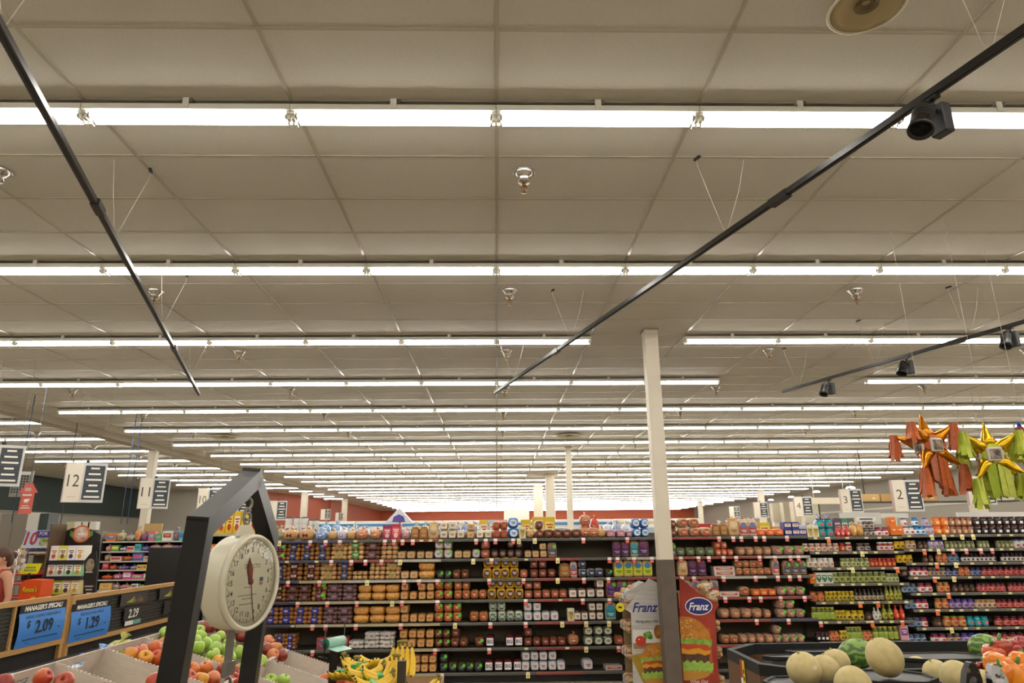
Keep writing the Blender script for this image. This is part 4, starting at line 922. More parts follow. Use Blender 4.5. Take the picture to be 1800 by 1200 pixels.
b.lathe([(.012,-.09),(.034,-.09),(.034,.09),(.012,.09)],mat('9fd0c0',.4),22,T=TR((0,0,0),(PI/2,0,0))); b.prism([(.0,-.03),(.06,-.045),(.1,-.05),(.1,-.046),(.06,-.04),(.0,-.026)],-.08,.08,mat('b8e0d4',.35)); b.build('bag_roll',rl)
b=MB()
for r in(.014,.022,.03): b.lathe([(r,0),(r+.004,0),(r+.004,.002),(r,.002)],mat('0f6a50',.4),22,T=TR((0,-.0905,0),(PI/2,0,0)),cap=False)
b.lathe([(.0,0),(.033,0),(.033,.001),(0,.001)],mat('1f8a68',.4),22,T=TR((0,-.0903,0),(PI/2,0,0))); b.build('roll_end',rl)
b=MB(); b.tube([(0,-.1,.1),(0,-.1,-.1)],.004,M_black,6); b.tube([(0,.1,.12),(0,.1,-.1)],.004,M_black,6); b.tube([(0,-.1,0),(0,.1,0)],.006,M_black,6); b.box((0,.0,-.8),(.03,.05,1.5),M_black); b.tube([(-.05,-.1,-.085),(.03,-.1,-.09)],.004,M_black,6); b.build('wire_holder',rl)
rl2=thing('cardboard_tray','small brown cardboard tray corner at the bottom edge right of bananas','cardboard box',pt(735,1200,3.8)+V((0,0,-.09)))
b=MB(); b.box((0,0,0),(.24,.2,.01),M_kraft)
for s in(-1,1): b.box((s*.12,0,.05),(.006,.2,.1),M_kraft); b.box((0,s*.1,.05),(.24,.006,.1),M_kraft)
b.build('tray_walls',rl2)
b=MB(); b.box((0,0,-.5),(.2,.18,1.0),M_dark); b.build('tray_pedestal',rl2)
# ================================================================ cardboard bun displays by the column
M_pw=mat('bdb9b4',.6,c2='a9a59f',scale=8,stretch=(.5,1,14),thr=(.4,.6)); M_pr=mat('8e2416',.5,c2='a83c26',scale=3,thr=(.3,.7)); M_navy=mat('232a78',.5)
def burger(b,cx,cz,s,y,T=None,x0=-9,x1=9):
    q=lambda pts,m,yy: b.prism([(min(x1,max(x0,cx+u*s)),cz+v*s) for u,v in pts],yy-.0012,yy,m,T=T)
    bun=mat('c8862c',.5,c2='b06a20',scale=12); wv=lambda v0,v1,n,a,w=1:[(w*(-.5+i/n)*(1-.0*i),v1+a*math.sin(i*2.1)-.1*abs(-.5+i/n)**2*4*.35) for i in range(n+1)]+[(w*.97*(.5-i/n),v0+a*math.cos(i*2.7)-.1*abs(.5-i/n)**2*4*.2) for i in range(n+1)]
    q([(.5*math.cos(PI*k/14),.12+.42*math.sin(PI*k/14)) for k in range(15)],bun,y)
    for i in range(34):
        a=rnd.uniform(.3,2.85); r=rnd.uniform(.1,.95); u,v=.46*r*math.cos(a),.14+.38*r*math.sin(a)
        if not x0+.01<cx+u*s<x1-.01: continue
        b.disc((cx+u*s,y-.0025,cz+v*s),.014*s,.009*s,mat('ecd08a',.5),6,T=T)
    q(wv(.03,.16,22,.022,1.04),mat('6f9a30',.5,c2='9abf50',scale=22),y-.001); q(wv(-.03,.07,14,.008,.92),mat('c0481f',.5),y-.002); q(wv(-.1,-.01,9,.022,.96),mat('dc981e',.5),y-.003)
    q(wv(-.25,-.08,18,.014,.9),mat('4a2a1e',.6,c2='6a4632',scale=40),y-.002); q(wv(-.38,-.22,24,.03,1.02),mat('86b03a',.5,c2='a8cc5c',scale=24),y-.0035); q([(.46*math.cos(PI*k/12),-.34-.2*math.sin(PI*k/12)**.6) for k in range(13)],mat('c08a34',.5),y-.001)
def tomato(b,x,z,r,y): b.disc((x,y,z),r,r*.9,mat('b8301c',.4),18); b.disc((x-r*.3,y-.001,z+r*.3),r*.16,r*.12,mat('f0c8b8',.4),8)
def bunpile(o,side,zs,seed,wx):
    r=random.Random(seed)
    for z in zs:
        for k in range(2):
            pass
YD=8.36
def display(name,label,outline,xc,parts_fn,w,side,zt):
    o=thing(name,label,'cardboard display',(xc,YD,0))
    pts=[]
    for x,y in outline: p=atY(x,y,YD); pts.append((p.x-xc,p.z))
    b=MB(); b.prism(pts,-.004,.0,parts_fn[0]); b.build('front_panel',o)
    b=MB(); b2=MB(); parts_fn[1](b,b2); b.build('printed_lettering',o); b2.build('printed_picture',o)
    x0=min(p[0] for p in pts)+.035; x1=max(p[0] for p in pts)-.035
    b=MB(); b.box(((x0+x1)/2,.36,zt/2),(x1-x0,.004,zt),M_kraft)
    b.box((x1 if side<0 else x0,.18,zt/2),(.004,.36,zt),parts_fn[0]); b.build('carton_walls',o)
    for z in(.12,.42,.7,.95): 
        b=MB(); b.box(((x0+x1)/2,.18,z),(x1-x0-.005,.35,.006),M_kraft); b.box((x0 if side<0 else x1,.18,z+.02),(.004,.35,.045),parts_fn[0]); b.build('display_shelf',o)
    return o,x0,x1
xa=atY(1140,1080,YD).x
def artA(b,g):
    c=lambda x,y:(atY(x,y,YD).x-xa,atY(x,y,YD).z)
    u,z=c(1134,1067); b.text('Franz',(u,-.007,z),.105,M_navy,shear=.35,bold=.02,maxw=.3)
    u,z=c(1137,1092); b.text('Baking since 1906',(u,-.007,z),.034,M_ink,shear=.3,maxw=.3,bold=.01)
    u,z=c(1136,1123); g.rect((u,-.0045,z),.3,.2,mat('d4cfc8',.6)); g.rect((u,-.0055,z-.07),.3,.06,mat('8a6a4a',.6))
    u,z=c(1126,1126); tomato(g,u,z,.06,-.008); u2,z2=c(1138,1117)
    for k in range(9): g.disc((u2+.035*math.cos(k),-.0065-.0002*k,z2+.028*math.sin(k*1.7)),.026,.02,mat(['5f962c','4a7a24','78a83c'][k%3],.5),9)
    u,z=c(1156,1110); g.disc((u,-.008,z),.045,.075,mat('b8782a',.5,c2='8a5420',scale=20),16)
    u,z=c(1135,1172); g.prism([(u-.17,z+.12),(u+.16,z+.18),(u+.16,z-.2),(u-.02,z-.2)],-.006,-.0045,mat('a88422',.55,noise=.2,scale=20))
    u,z=c(1154,1165); burger(g,u+.03,z,.4,-.0075,x1=u+.09)
outA=[(1113,1205),(1109,1077),(1098,1070),(1106,1061),(1140,1016),(1172,1032),(1176,1205)]
o,x0,x1=display('bun_display','pale grey cardboard bun display left of the column with blue script lettering',outA,xa,(M_pw,artA),.4,-1,1.12)
xb=atY(1228,1080,YD).x
def artB(b,g):
    c=lambda x,y:(atY(x,y,YD).x-xb,atY(x,y,YD).z)
    u,z=c(1228,1065); b.disc((u,-.005,z),.158,.097,M_paper,32); b.disc((u,-.0065,z),.148,.087,M_navy,32); b.text('Franz',(u,-.0085,z-.002),.085,M_paper,shear=.35,bold=.02,maxw=.24)
    u,z=c(1226,1138); g.prism([(u-.18,z+.26),(u+.16,z+.2),(u+.16,z-.27),(u-.18,z-.27)],-.005,-.0045,mat('b8503c',.5)); burger(g,u-.15,z+.0,.62,-.0065,x0=u-.185,x1=u+.185)
    u,z=c(1229,1198); b.text('Whip Out',(u,-.007,z),.045,M_paper,shear=.2,maxw=.2)
outB=[(1198,1205),(1194,1014),(1228,1042),(1264,1062),(1257,1074),(1264,1205)]
o,x0b,x1b=display('bun_display','red cardboard bun display right of the column with large burger picture',outB,xb,(M_pr,artB),.4,1,1.12)
b=MB(); b.box((x0b-.07,.17,.6),(.07,.34,1.3),mat('3a2428',.6)); b.build('dark_side_wall',o)
k=0
for side,cx,xx in((-1,xa,x0),(1,xb,x1b)):
    for j,z in enumerate((.123,.423,.703,.953)):
        for i in range(2):
            b=P_buns(.17,.11,.16,'c9a070','8f6a4a','d0c4bc','8a4a4a',None,2,2)
            lv=['bottom','second lowest','second highest','top'][j]
            b.build('bun_pack',loc=(cx+xx-side*.04,YD+.1+i*.17,z),rot=(0,0,side*PI/2+.1),label='bun pack on the %s ledge of the %s display, %s one'%(lv,'grey' if side<0 else 'red',['near','rear'][i]),cat='bun pack',group='bun packs in the cardboard displays')
for i,(x,y,rz) in enumerate([(1093,1053,.3),(1103,1045,-.2),(1116,1040,.1),(1240,1036,.2),(1252,1050,-.1)]):
    p=atY(x,y,YD+.14); P_buns(.17,.07,.14,'d4b080','a87c4c','c8d0e0' if i<3 else 'd8c8a8','5a70a8',None,2,1).build('bun_pack',loc=(p.x,p.y,p.z),rot=(0,.2 if i<3 else -.2,rz),label=['clear bun pack at the left gable edge of the grey display','clear bun pack lying on the slanted roof of the grey display','clear bun pack nearest the peak of the grey display','clear bun pack nearest the peak of the red display','clear bun pack at the right gable edge of the red display'][i],cat='bun pack')
b=MB(); b.prism([(-.24,0),(.24,0),(.2,.16),(0,.26),(-.2,.16)],0,.3,M_pw) ; 
p=atY(1134,1060,YD+.02); b.build('roof_box',None,loc=(p.x-.0,YD+.03,p.z-.03),label='grey gabled roof box on top of the pale bun display',cat='cardboard box')
p=atY(1090,1067,YD-.02); b=MB(); b.disc((0,0,0),.05,.05,mat('d8c81e',.5),16); b.rect((0,-.002,0),.04,.02,M_ink); b.build('price_burst',loc=p,label='round yellow price sticker beside the grey bun display',cat='price tag')
# ================================================================ melon bins at the right
M_bin=mat('0d0c0b',.6,noise=.15,scale=40); M_side=mat('6d4a2c',.6,noise=.3,scale=6,stretch=(8,8,.6),name='wood_side'); M_mat=mat('333336',.5,noise=.2,scale=30)
def octbin(label,X0,X1,Y0,Y1,zr,ch,name='melon_bin'):
    cx,cy=(X0+X1)/2,(Y0+Y1)/2; o=thing(name,label,'produce bin',(cx,cy,0)); w,l=(X1-X0)/2,(Y1-Y0)/2
    pts=[(-w+ch,-l),(w-ch,-l),(w,-l+ch),(w,l-ch),(w-ch,l),(-w+ch,l),(-w,l-ch),(-w,-l+ch)]
    def shell(b,k0,k1,z0,z1,m,inner=.03):
        vs=[];n=8
        for k,z in((1,z0),(1,z1)):
            for s in(1,0): vs+=[((u-math.copysign(inner*(1-s),u)),(v-math.copysign(inner*(1-s),v)),z) for u,v in pts]
        f=[]
        for i in range(n):
            j=(i+1)%n; f+=[(i,j,16+j,16+i),(8+j,8+i,24+i,24+j),(16+i,16+j,24+j,24+i)]
        b.add(vs,f,m)
    b=MB(); shell(b,0,0,zr-.06,zr,M_bin,.035); b.build('black_rim',o)
    b=MB(); shell(b,0,0,.05,zr-.06,M_side,.03); b.build('wood_side',o)
    b=MB(); b.add([(u*.97,v*.97,zr-.2) for u,v in pts],[tuple(range(8))],M_bin); b.build('bin_floor',o)
    return o
B1=octbin('large black-rimmed wooden melon bin farther back at right',1.48,4.35,3.97,4.97,1.05,.22)
b=MB(); b.rect((0,0,0),.075,.2,mat('e0c41c',.5)); b.rect((-.02,-.001,.05),.034,.1,mat('a82c2c',.5)); b.rect((-.02,-.001,-.05),.034,.1,M_paper); b.text('MELON',(0.018,-.002,0),.02,M_ink,T=MX.Rotation(-PI/2,4,'Y')) if 0 else None
for i in range(3): b.rect((.02,-.0015,.04-.04*i),.016,.022,M_ink)
t=b.build('price_sign',B1); q=atX(1306,1182,1.476); t.location=(1.476-2.915,q.y-4.47,q.z-.03); t.rotation_euler=(0,0,-PI/2)
B2=octbin('nearer black-rimmed melon bin at the bottom edge of the picture',1.15,3.6,2.93,3.75,.99,.25)
def riser(px,py,Y,w,l,h,label,rz=0,tilt=0):
    p=atY(px,py,Y); o=thing('plastic_riser',label,'display riser',(p.x,p.y,p.z-h),(tilt,0,rz),group='black plastic risers in the melon bins'); c=.3*min(w,l)
    def oc(a,z): return [(x*a,y*a,z) for x,y in((-w/2+c,-l/2),(w/2-c,-l/2),(w/2,-l/2+c),(w/2,l/2-c),(w/2-c,l/2),(-w/2+c,l/2),(-w/2,l/2-c),(-w/2,-l/2+c))]
    b=MB(); v=oc(1.25,0)+oc(1.02,h-.02)+oc(1.06,h-.018)+oc(1.06,h)+oc(.97,h)+oc(.95,h-.008)
    f=[(r*8+i,r*8+(i+1)%8,(r+1)*8+(i+1)%8,(r+1)*8+i) for r in range(5) for i in range(8)]
    b.add(v,f,M_bin); b.build('riser_body',o)
    b=MB(); b.add(oc(.95,h-.007),[tuple(range(8))],M_mat); b.build('rubber_mat',o)
riser(1392,1152,4.5,.3,.3,.09,'tilted black riser at the left end of the farther bin',.1,-.1)
riser(1440,1143,4.78,.4,.16,.16,'black riser at the back of the farther bin, left half',0,-.05)
riser(1655,1152,4.35,.55,.34,.22,'large grey-topped black riser in the farther bin at right',0,-.05)
riser(1560,1186,3.12,.34,.26,.12,'black riser under the tallest honeydew melon',-.1)
riser(1425,1197,3.2,.36,.26,.08,'black riser under the two left honeydew melons',.1)
riser(1700,1208,3.4,.5,.26,.1,'black riser under the right honeydew melons',0)
M_mel=mat('cbb885',.6,c2='b5a66c',scale=30,bump=.12,thr=(.3,.6),name='honeydew_skin')
def melon_mesh(m,rx,rz,seed):
    b=MB(); r=random.Random(seed); p1=r.uniform(0,6); b.ball((0,0,0),(rx,rx,rz),m,24,16,fn=lambda v:v*(1+.02*math.sin(3*v.x+p1)+.015*math.sin(4*v.y+p1)))
    s=MB(); s.tube([(0,0,rz*.985),(.002,.002,rz+.006)],[.006,.004],mat('a89c60',.8),6)
    return b.mesh('melon'),s.mesh('stem')
MEL=[(1413,1176,3.2,29,1,'honeydew melon at the left end, standing in front'),(1450,1180,3.3,27,1,'honeydew melon half hidden behind the leftmost one'),(1470,1164,3.75,24,.95,'honeydew melon behind the left pair, before the watermelon'),(1555,1155,3.08,31,1.05,'tallest honeydew melon, alone on a black riser'),(1500,1205,3.0,32,1,'honeydew melon at the bottom edge below the watermelon'),(1614,1174,4.3,20,1,'honeydew melon small at right of the tall one, leftmost of three'),(1646,1182,3.9,22,1,'honeydew melon in the middle of the right three'),(1683,1190,3.4,28,1,'honeydew melon largest of the right group'),(1733,1200,3.2,22,1,'honeydew melon behind the patterned snack bags'),(1787,1146,4.45,25,.9,'pale green melon behind the red peppers')]
for i,(x,y,Y,r,asp,l) in enumerate(MEL):
    p=atY(x,y,Y); rr=r/1200*(p.y*.961+(p.z-H)*.276); me=melon_mesh(M_mel if i<9 else mat('a8b07a',.5,c2='8f9c60',scale=20),rr*1.0,rr*asp,i)
    o=obj('honeydew_melon',me[0],None,p,(rnd.uniform(-.5,.5),rnd.uniform(-.5,.5),i),label=l,cat='melon',group='honeydew melons at the right'); obj('stem',me[1],o)
    if i in(0,2,5): b=MB(); b.disc((rr*.35,-rr*.92,rr*.3),.009,.009,mat('c84a3a' if i else 'f0ece0',.4),10); q=b.build('fruit_sticker',o)
def wm_mat():
    m=bpy.data.materials.new('watermelon'); m.use_nodes=True; nt=m.node_tree; b=nt.nodes['Principled BSDF']; b.inputs['Roughness'].default_value=.35
    tc=nt.nodes.new('ShaderNodeTexCoord'); mp=nt.nodes.new('ShaderNodeMapping'); w=nt.nodes.new('ShaderNodeTexWave'); w.inputs['Scale'].default_value=8; w.inputs['Distortion'].default_value=9; w.inputs['Detail'].default_value=3; w.inputs['Detail Scale'].default_value=2
    w.bands_direction='Z'; r=nt.nodes.new('ShaderNodeValToRGB'); r.color_ramp.elements[0].color=lin('44662a'); r.color_ramp.elements[1].color=lin('7f9f48'); r.color_ramp.elements[0].position=.35; r.color_ramp.elements[1].position=.75
    nt.links.new(tc.outputs['Object'],mp.inputs[0]); nt.links.new(mp.outputs[0],w.inputs['Vector']); nt.links.new(w.outputs['Fac'],r.inputs[0]); nt.links.new(r.outputs[0],b.inputs['Base Color']); return m
M_wm=wm_mat()
for i,(x,y,Y,r,l) in enumerate([(1506,1149,4.25,24,'striped green watermelon behind the tall honeydew'),(1733,1139,4.5,23,'striped green watermelon at right behind the peppers')]):
    p=atY(x,y,Y); rr=r/1200*(p.y*.961); b=MB(); b.ball((0,0,0),(rr*1.3,rr,rr),M_wm,28,18); o=obj('watermelon',b.mesh('watermelon'),None,p,(0,.15 if i else -.2,.2 if i else -.3),label=l,cat='watermelon'); b=MB(); b.tube([(rr*1.29,0,0),(rr*1.29+.012,0,.004)],.005,M_bst,6); b.build('stem',o)
riser(1506,1173,4.25,.3,.26,.12,'black riser hidden under the left watermelon')
# peppers
def pepper(p,c,c2,l,rot,s=1,g='orange'):
    b=MB(); m=mat(c,.18,c2=c2,scale=6,coat=.4,thr=(.3,.6))
    b.lathe([(0,-.045),(.012,-.05),(.026,-.04),(.033,-.02),(.039,.01),(.040,.03),(.033,.045),(.018,.05),(.006,.042),(0,.038)],m,24,wob=lambda t,z:1+.09*math.cos(3.5*t+math.sin(t)))
    o=obj('bell_pepper',b.mesh('bell_pepper'),None,p,rot,(s,s,s),label=l,cat='pepper',group='%s bell peppers'%g)
    b=MB(); b.tube([(0,0,.036),(.002,0,.055),(.012,.004,.068)],[.01,.006,.006],mat('4f7a2c',.5),7); b.lathe([(.018,.046),(.012,.047),(0,.042)],mat('5f8a34',.5),10); b.build('stem',o)
PP=[(1757,1167,'e07c14','orange bell pepper, upper left of the orange ones'),(1771,1179,'e58414','orange bell pepper in the centre of the orange ones'),(1793,1171,'dd7410','orange bell pepper, upper right beside the edge'),(1779,1194,'e88a18','orange bell pepper, lowest at the bottom edge'),(1798,1187,'e07c14','orange bell pepper cut by the right edge'),(1763,1190,'dc7812','orange bell pepper, lower left by the snack bag')]
for i,(x,y,c,l) in enumerate(PP): pepper(atY(x,y,2.62-.05*(i>2)),c,'f0961e',l,(rnd.uniform(-1.2,1.2),rnd.uniform(-1.5,1.5),i*1.3),.92)
PR=[(1762,1148,'b8301c','9c3a20','red bell pepper, leftmost of the red ones',0),(1776,1149,'b02a1e','8a1c16','red bell pepper with green stem facing front',1.2),(1795,1145,'8e1c24','a02a2c','dark red bell pepper at the right edge',0),(1790,1158,'a8281c','c04a2a','red bell pepper tucked between orange and dark red ones',.4),(1748,1158,'c0401e','d8642a','orange-red bell pepper, low at the left of the red ones',0)]
for i,(x,y,c,c2,l,rx) in enumerate(PR): pepper(atY(x,y,2.78),c,c2,l,(rx,rnd.uniform(-.8,.8),i),1.0,'red')
for i in range(6):
    p=atY(1716+i*6,1172-i*1.2,2.72); b=MB(); b.tube([(-.03,0,0),(-.01,.004,.006),(.01,0,.004),(.03,-.004,-.004)],[.004,.009,.009,.003],mat('8a1f24',.3,coat=.3),7); o=b.build('chili_pepper',loc=p,rot=(.2*i,.1,.9*i),label='small dark red chili pepper, %s in the strip left of the orange peppers'%('leftmost' if i==0 else 'rightmost' if i==5 else ORD[i]+' from left'),cat='pepper',group='small red chili peppers')
ps=thing('produce_stand','black stand under the bell peppers at the lower right corner','produce stand',(2.05,2.62,0))
b=MB(); b.prism([(-.22,0),(.5,0),(.5,1.23),(.1,1.23),(-.22,1.13)],-.16,.28,M_bin); b.build('stand_body',ps)
M_sb=mat('16100e',.25,c2='6a5a50',scale=40,thr=(.3,.42)); M_sb2=mat('b8b8b8',.3,c2='1c1c20',scale=28,thr=(.48,.54))
for i,(x,y,m,l) in enumerate([(1707,1192,M_sb,'black patterned snack bag with pointed top'),(1751,1194,M_sb2,'silver and black patterned snack bag by the orange peppers')]):
    p=atY(x,y,2.5); b=MB(); b.prism([(-.035,-.1),(.035,-.1),(.034,-.0),(.022,.035),(.004,.052),(-.008,.05),(-.026,.02),(-.035,-.02)],-.012,.012,m); b.ball((0,0,-.04),(.033,.022,.06),m,12,8); b.build('snack_bag',loc=p,rot=(0,.1-.5*i*.6,.2),label=l,cat='snack bag')
# ================================================================ pinatas
def pinata(px,py,Y,foil,paper,label,s=.62,seed=1,rz=0,pic='d8d0c8'):
    r=random.Random(seed); p=atY(px,py,Y); o=thing('star_pinata',label,'pinata',p,(0,0,rz),group='hanging foil star pinatas')
    mf=mat(foil,.22,metal=.85,noise=.3,scale=30); mp=[mat(c,.75,noise=.2,scale=30) for c in paper]
    b=MB(); b.ball((0,0,0),(s*.17,s*.17,s*.17),mp[0],16,10,e=.6); b.build('pinata_body',o)
    for an in range(4):
        a=PI/2*an; T=MX.Rotation(a,4,'Z'); b=MB(); b.bbox((0,-s*.165,-.0),(s*.21,.02,s*.21),mat('cfc6be',.6),.012,T=T); b.bbox((0,-s*.165-.011,0),(s*.15,.004,s*.15),mat('4a4038',.6,c2='a89484',scale=24,thr=(.4,.6)),.002,T=T); b.build('picture_panel',o)
    dirs=[(-.62,-.25,.55),(.62,-.25,.55),(-.5,-.3,-.62),(.45,-.35,-.45),(.75,.4,.5),(.7,.3,-.6),(-.4,.6,.3),(0,.1,.85)]
    for d in dirs:
        d=V(d).normalized()*s*.5; b=MB(); b.tube([d*.22,d*.5,d*.8,d],[s*.13,s*.085,s*.038,.006],mf,9); b.build('foil_point',o)
        if d.z>0 and abs(d.x)<.1: continue
        tl=r.uniform(.16,.26)*s*1.6 if d.z>0 else r.uniform(.2,.3)*s*1.5
        b=MB(); n=9
        for k in range(n):
            a=2*PI*k/n; ox,oy=math.cos(a)*.018,math.sin(a)*.018; m=mp[(k+len(mp))%len(mp)]
            z=0; pts=[]
            L=tl*r.uniform(.8,1.05)
            for q in range(6):
                t=q/5; pts.append((d.x+ox*(1+2.2*t)+.006*math.sin(5*t+k),d.y+oy*(1+2.2*t),d.z-L*t+ (.01 if q==0 else 0)))
            for q in range(5):
                w=.017
                A,B=V(pts[q]),V(pts[q+1]); tx=V((math.sin(a)*w,-math.cos(a)*w,0)); nrm=V((ox,oy,0)).normalized()*.001
                b.add([A-tx,A+tx,B+tx*1.05,B-tx*1.05,A-tx+nrm,A+tx+nrm,B+tx*1.05+nrm,B-tx*1.05+nrm],[(0,1,2,3),(7,6,5,4),(0,4,5,1),(1,5,6,2),(2,6,7,3),(3,7,4,0)],m)
        b.build('paper_tassel',o)
    b=MB(); 
    for k in range(16):
        x=(-.5+k/15)*s*.3; m=mp[k%len(mp)]; L=s*r.uniform(.5,.66); y=-.03+.05*math.sin(k*2.3)
        b.prism([(x-.02,-s*.14),(x+.02,-s*.14),(x+.024+.01*math.sin(k),-L),(x-.016+.01*math.sin(k),-L+.02)],y,y+.001,m)
    b.build('fringe_skirt',o)
    b=MB(); b.tube([(0,0,s*.4),(0,0,CZ-p.z-.01)],.0015,mat('c8c4b8',.5),4); b.build('hanging_string',o)
pinata(1632,784,5.3,'d8861c',['c45f2a','d8703a','c87a5c'],'orange and gold foil star pinata, leftmost of those hanging at right',.52,3,.15)
pinata(1742,800,5.05,'dcae1e',['b8c23a','cdd25a','9fb02c'],'yellow-green foil star pinata in the middle of the hanging ones',.5,5,-.3)
pinata(1806,790,5.6,'2a5aa0',['a82a3c','3a6aa8','b83a4c'],'red and blue star pinata cut by the right edge',.5,8,.4)
# ================================================================ aisle signs
M_sg=mat('e6dccb',.5); M_sb3=mat('c9c8c8',.5); M_sl=mat('3a4047',.5); M_num=mat('4f4a42',.5)
def aisle_sign(px,py,Y,num,label,hgt=.66,rz=.35,items=6,mirror=1):
    p=atY(px,py,Y); k=hgt/.66; o=thing('aisle_sign',label,'aisle sign',p,(0,0,rz),group='hanging aisle signs'); 
    b=MB(); b.box((0,0,0),(.60*k,.09*k,hgt),M_sb3); b.box((-.302*k,0,0),(.006,.1*k,hgt*1.01),mat('b08a80',.5)); b.build('sign_box',o)
    b=MB(); b.rect((-.165*k,-.046*k,0),.24*k,hgt*.985,M_sg)
    if num: b.text(num,(-.165*k,-.046*k-.002,.03*k),.2*k,M_num,maxw=.17*k)
    b.rect((-.165*k,-.046*k-.0015,-.24*k),.12*k,.008*k,mat('b8a890',.5)); b.build('number_panel',o)
    b=MB(); b.rect((.13*k,-.046*k,-.0*k),.29*k,hgt*.86,M_sl)
    for i in range(items):
        z=hgt*(.36-.72*i/(items-1)); b.rect((.13*k,-.046*k-.0015,z),(.13+.05*((i*7)%3))*k,.03*k,M_paper); b.rect((.13*k,-.046*k-.0012,z-hgt*.07),.27*k,.003*k,mat('6a6f74',.5))
    b.build('goods_board',o)
    b=MB(); 
    for s in(-1,1): b.tube([(s*.22*k,0,hgt/2),(s*.22*k,0,CZ-p.z-.01)],.003,mat('8f8b84',.5),4)
    b.box((.0,0,hgt/2+.02),(.05,.05,.04),M_dark); b.build('hanging_cable',o)
S_=[(149,848,12,'12','aisle sign numbered 12 with dark goods board, largest on the left',.66,.45),(271,867,15.6,'11','aisle sign numbered 11 before the left column',.66,.4),(368,880,19.2,'10','aisle sign numbered 10 partly behind the scale stand',.66,.4),(421,889,22.8,'9','aisle sign numbered 9 seen inside the scale stand',.66,.3),(488,897,27,'','small aisle sign before the red wall, right of the scale stand',.72,.3),(572,904,38,'','tiny aisle sign before the red wall, left one of the pair',.55,.3),(596,908,44,'','tiny aisle sign before the red wall, right one of the pair',.5,.3),
(1594,871,15.2,'2','aisle sign under the orange pinata tassels',.68,-.1),(1496,880,20.5,'3','aisle sign left of the cardboard boxes on the right wall',.68,-.1),(1412,890,26,'4','aisle sign over the orange bread packs at right',.72,-.1),(1337,896,33,'','aisle sign over the tall bread loaves at right',.72,-.1),(1291,900,41,'','smallest aisle sign right of the nearest column',.66,-.1),(1723,862,12.2,'1','aisle sign behind the yellow-green pinata',.5,-.15),(0,818,9.5,'','aisle sign cut by the left edge of the picture',.55,.5)]
for x,y,Y,n,l,h,rz in S_: aisle_sign(x,y,Y,n,l,h,rz)
# ================================================================ end cap with yellow boxes behind the scale
YE=7.95
def simple_rack(name,label,cat,x0,x1,Y,zs,depth,strip='c',back=None,legs=True):
    w=x1-x0; o=thing(name,label,cat,((x0+x1)/2,Y,0)); zt=max(zs)+.05
    b=MB(); b.box((0,depth,zt/2),(w,.03,zt),back or M_sh); b.build('back_panel',o)
    for s in(-1,1): b=MB(); b.box((s*(w/2-.01),depth*.5,zt/2),(.02,depth,zt),back or M_sh); b.build('side_panel',o)
    for z in zs:
        b=MB(); b.box((0,depth/2,z-.012),(w-.04,depth,.024),M_sh); q=b.build('shelf',o); b=MB(); b.rect((0,-.002,z-.014),w-.04,.034,mat(STR[strip],.4)); b.build('price_channel',q)
    return o
ex0=atY(350,1000,YE).x; ex1=atY(446,1000,YE).x
ez=[atY(400,y,YE).z for y in(937,951,1046,1092,1140)]
rk=simple_rack('end_rack','end rack topped with yellow cartons, seen through the scale stand','shelf rack',ex0,ex1,YE,ez[:1]+[ez[1]-.12]+ez[2:],.4)
def goods(fn,n,x0,x1,Y,z,name,cat,desc,group,h=None,where=''):
    step=(x1-x0)/n
    for i in range(n):
        r=fn(i,step*.93); b,l=(r if isinstance(r,tuple) else (r,None))
        pos='' if n==1 else (', leftmost' if i==0 else ', rightmost' if i==n-1 else ', %s from left'%ORD[i])
        o=b.build(name,loc=(x0+step*(i+.5),Y,z),rot=(0,0,rnd.uniform(-.04,.04)),label='%s%s, %s'%(desc,pos,where),cat=cat,group=group)
        if l: l.build('lid',o)
goods(lambda i,w:P_box(w,.24,.12,'e6bc1c','f0e8d0' if i%2 else 'e8d24a','c84a3a','c83a2c'),6,ex0+.05,ex1-.03,YE+.1,ez[0],'yellow_carton','food box','yellow carton standing on the end rack top','yellow cartons on the end rack',where='behind the scale')
goods(lambda i,w:P_box(w,.09,.12,['d87a2c','e8a030','8a3a5a','d8702c'][i%4],'e8d8b0','5a2a1a'),6,ex0+.05,ex1-.05,YE+.08,ez[1]-.12,'snack_box','food box','small orange snack box','snack boxes on the end rack',where='end rack second shelf')
goods(lambda i,w:P_box(w,.3,.14,'d8b820' if i else 'dcd8cc','e8d860' if i else 'c8b8a8','7a5a9a','6a3a8a'),4,ex0+.05,ex1-.05,YE+.08,ez[2],'yellow_carton','food box','tall yellow carton with purple print','tall yellow cartons on the end rack',where='end rack middle shelf')
goods(lambda i,w:P_jar(w,.14,['6a4a3a','4a5a6a','8a6a5a'][i%3],'b8a8a0','3a4a6a','2a2a2c'),8,ex0+.05,ex1-.05,YE+.1,ez[3],'small_jar','jar','small dark jar','small jars on the end rack',where='end rack lower shelf')
goods(lambda i,w:P_box(w,.16,.14,['2a6ab0','3a88c8','d8e0e8'][i%3],'e8eef4','2a5a9a'),5,ex0+.05,ex1-.05,YE+.08,ez[4],'blue_box','food box','blue and white box','blue boxes on the end rack',where='end rack bottom shelf')
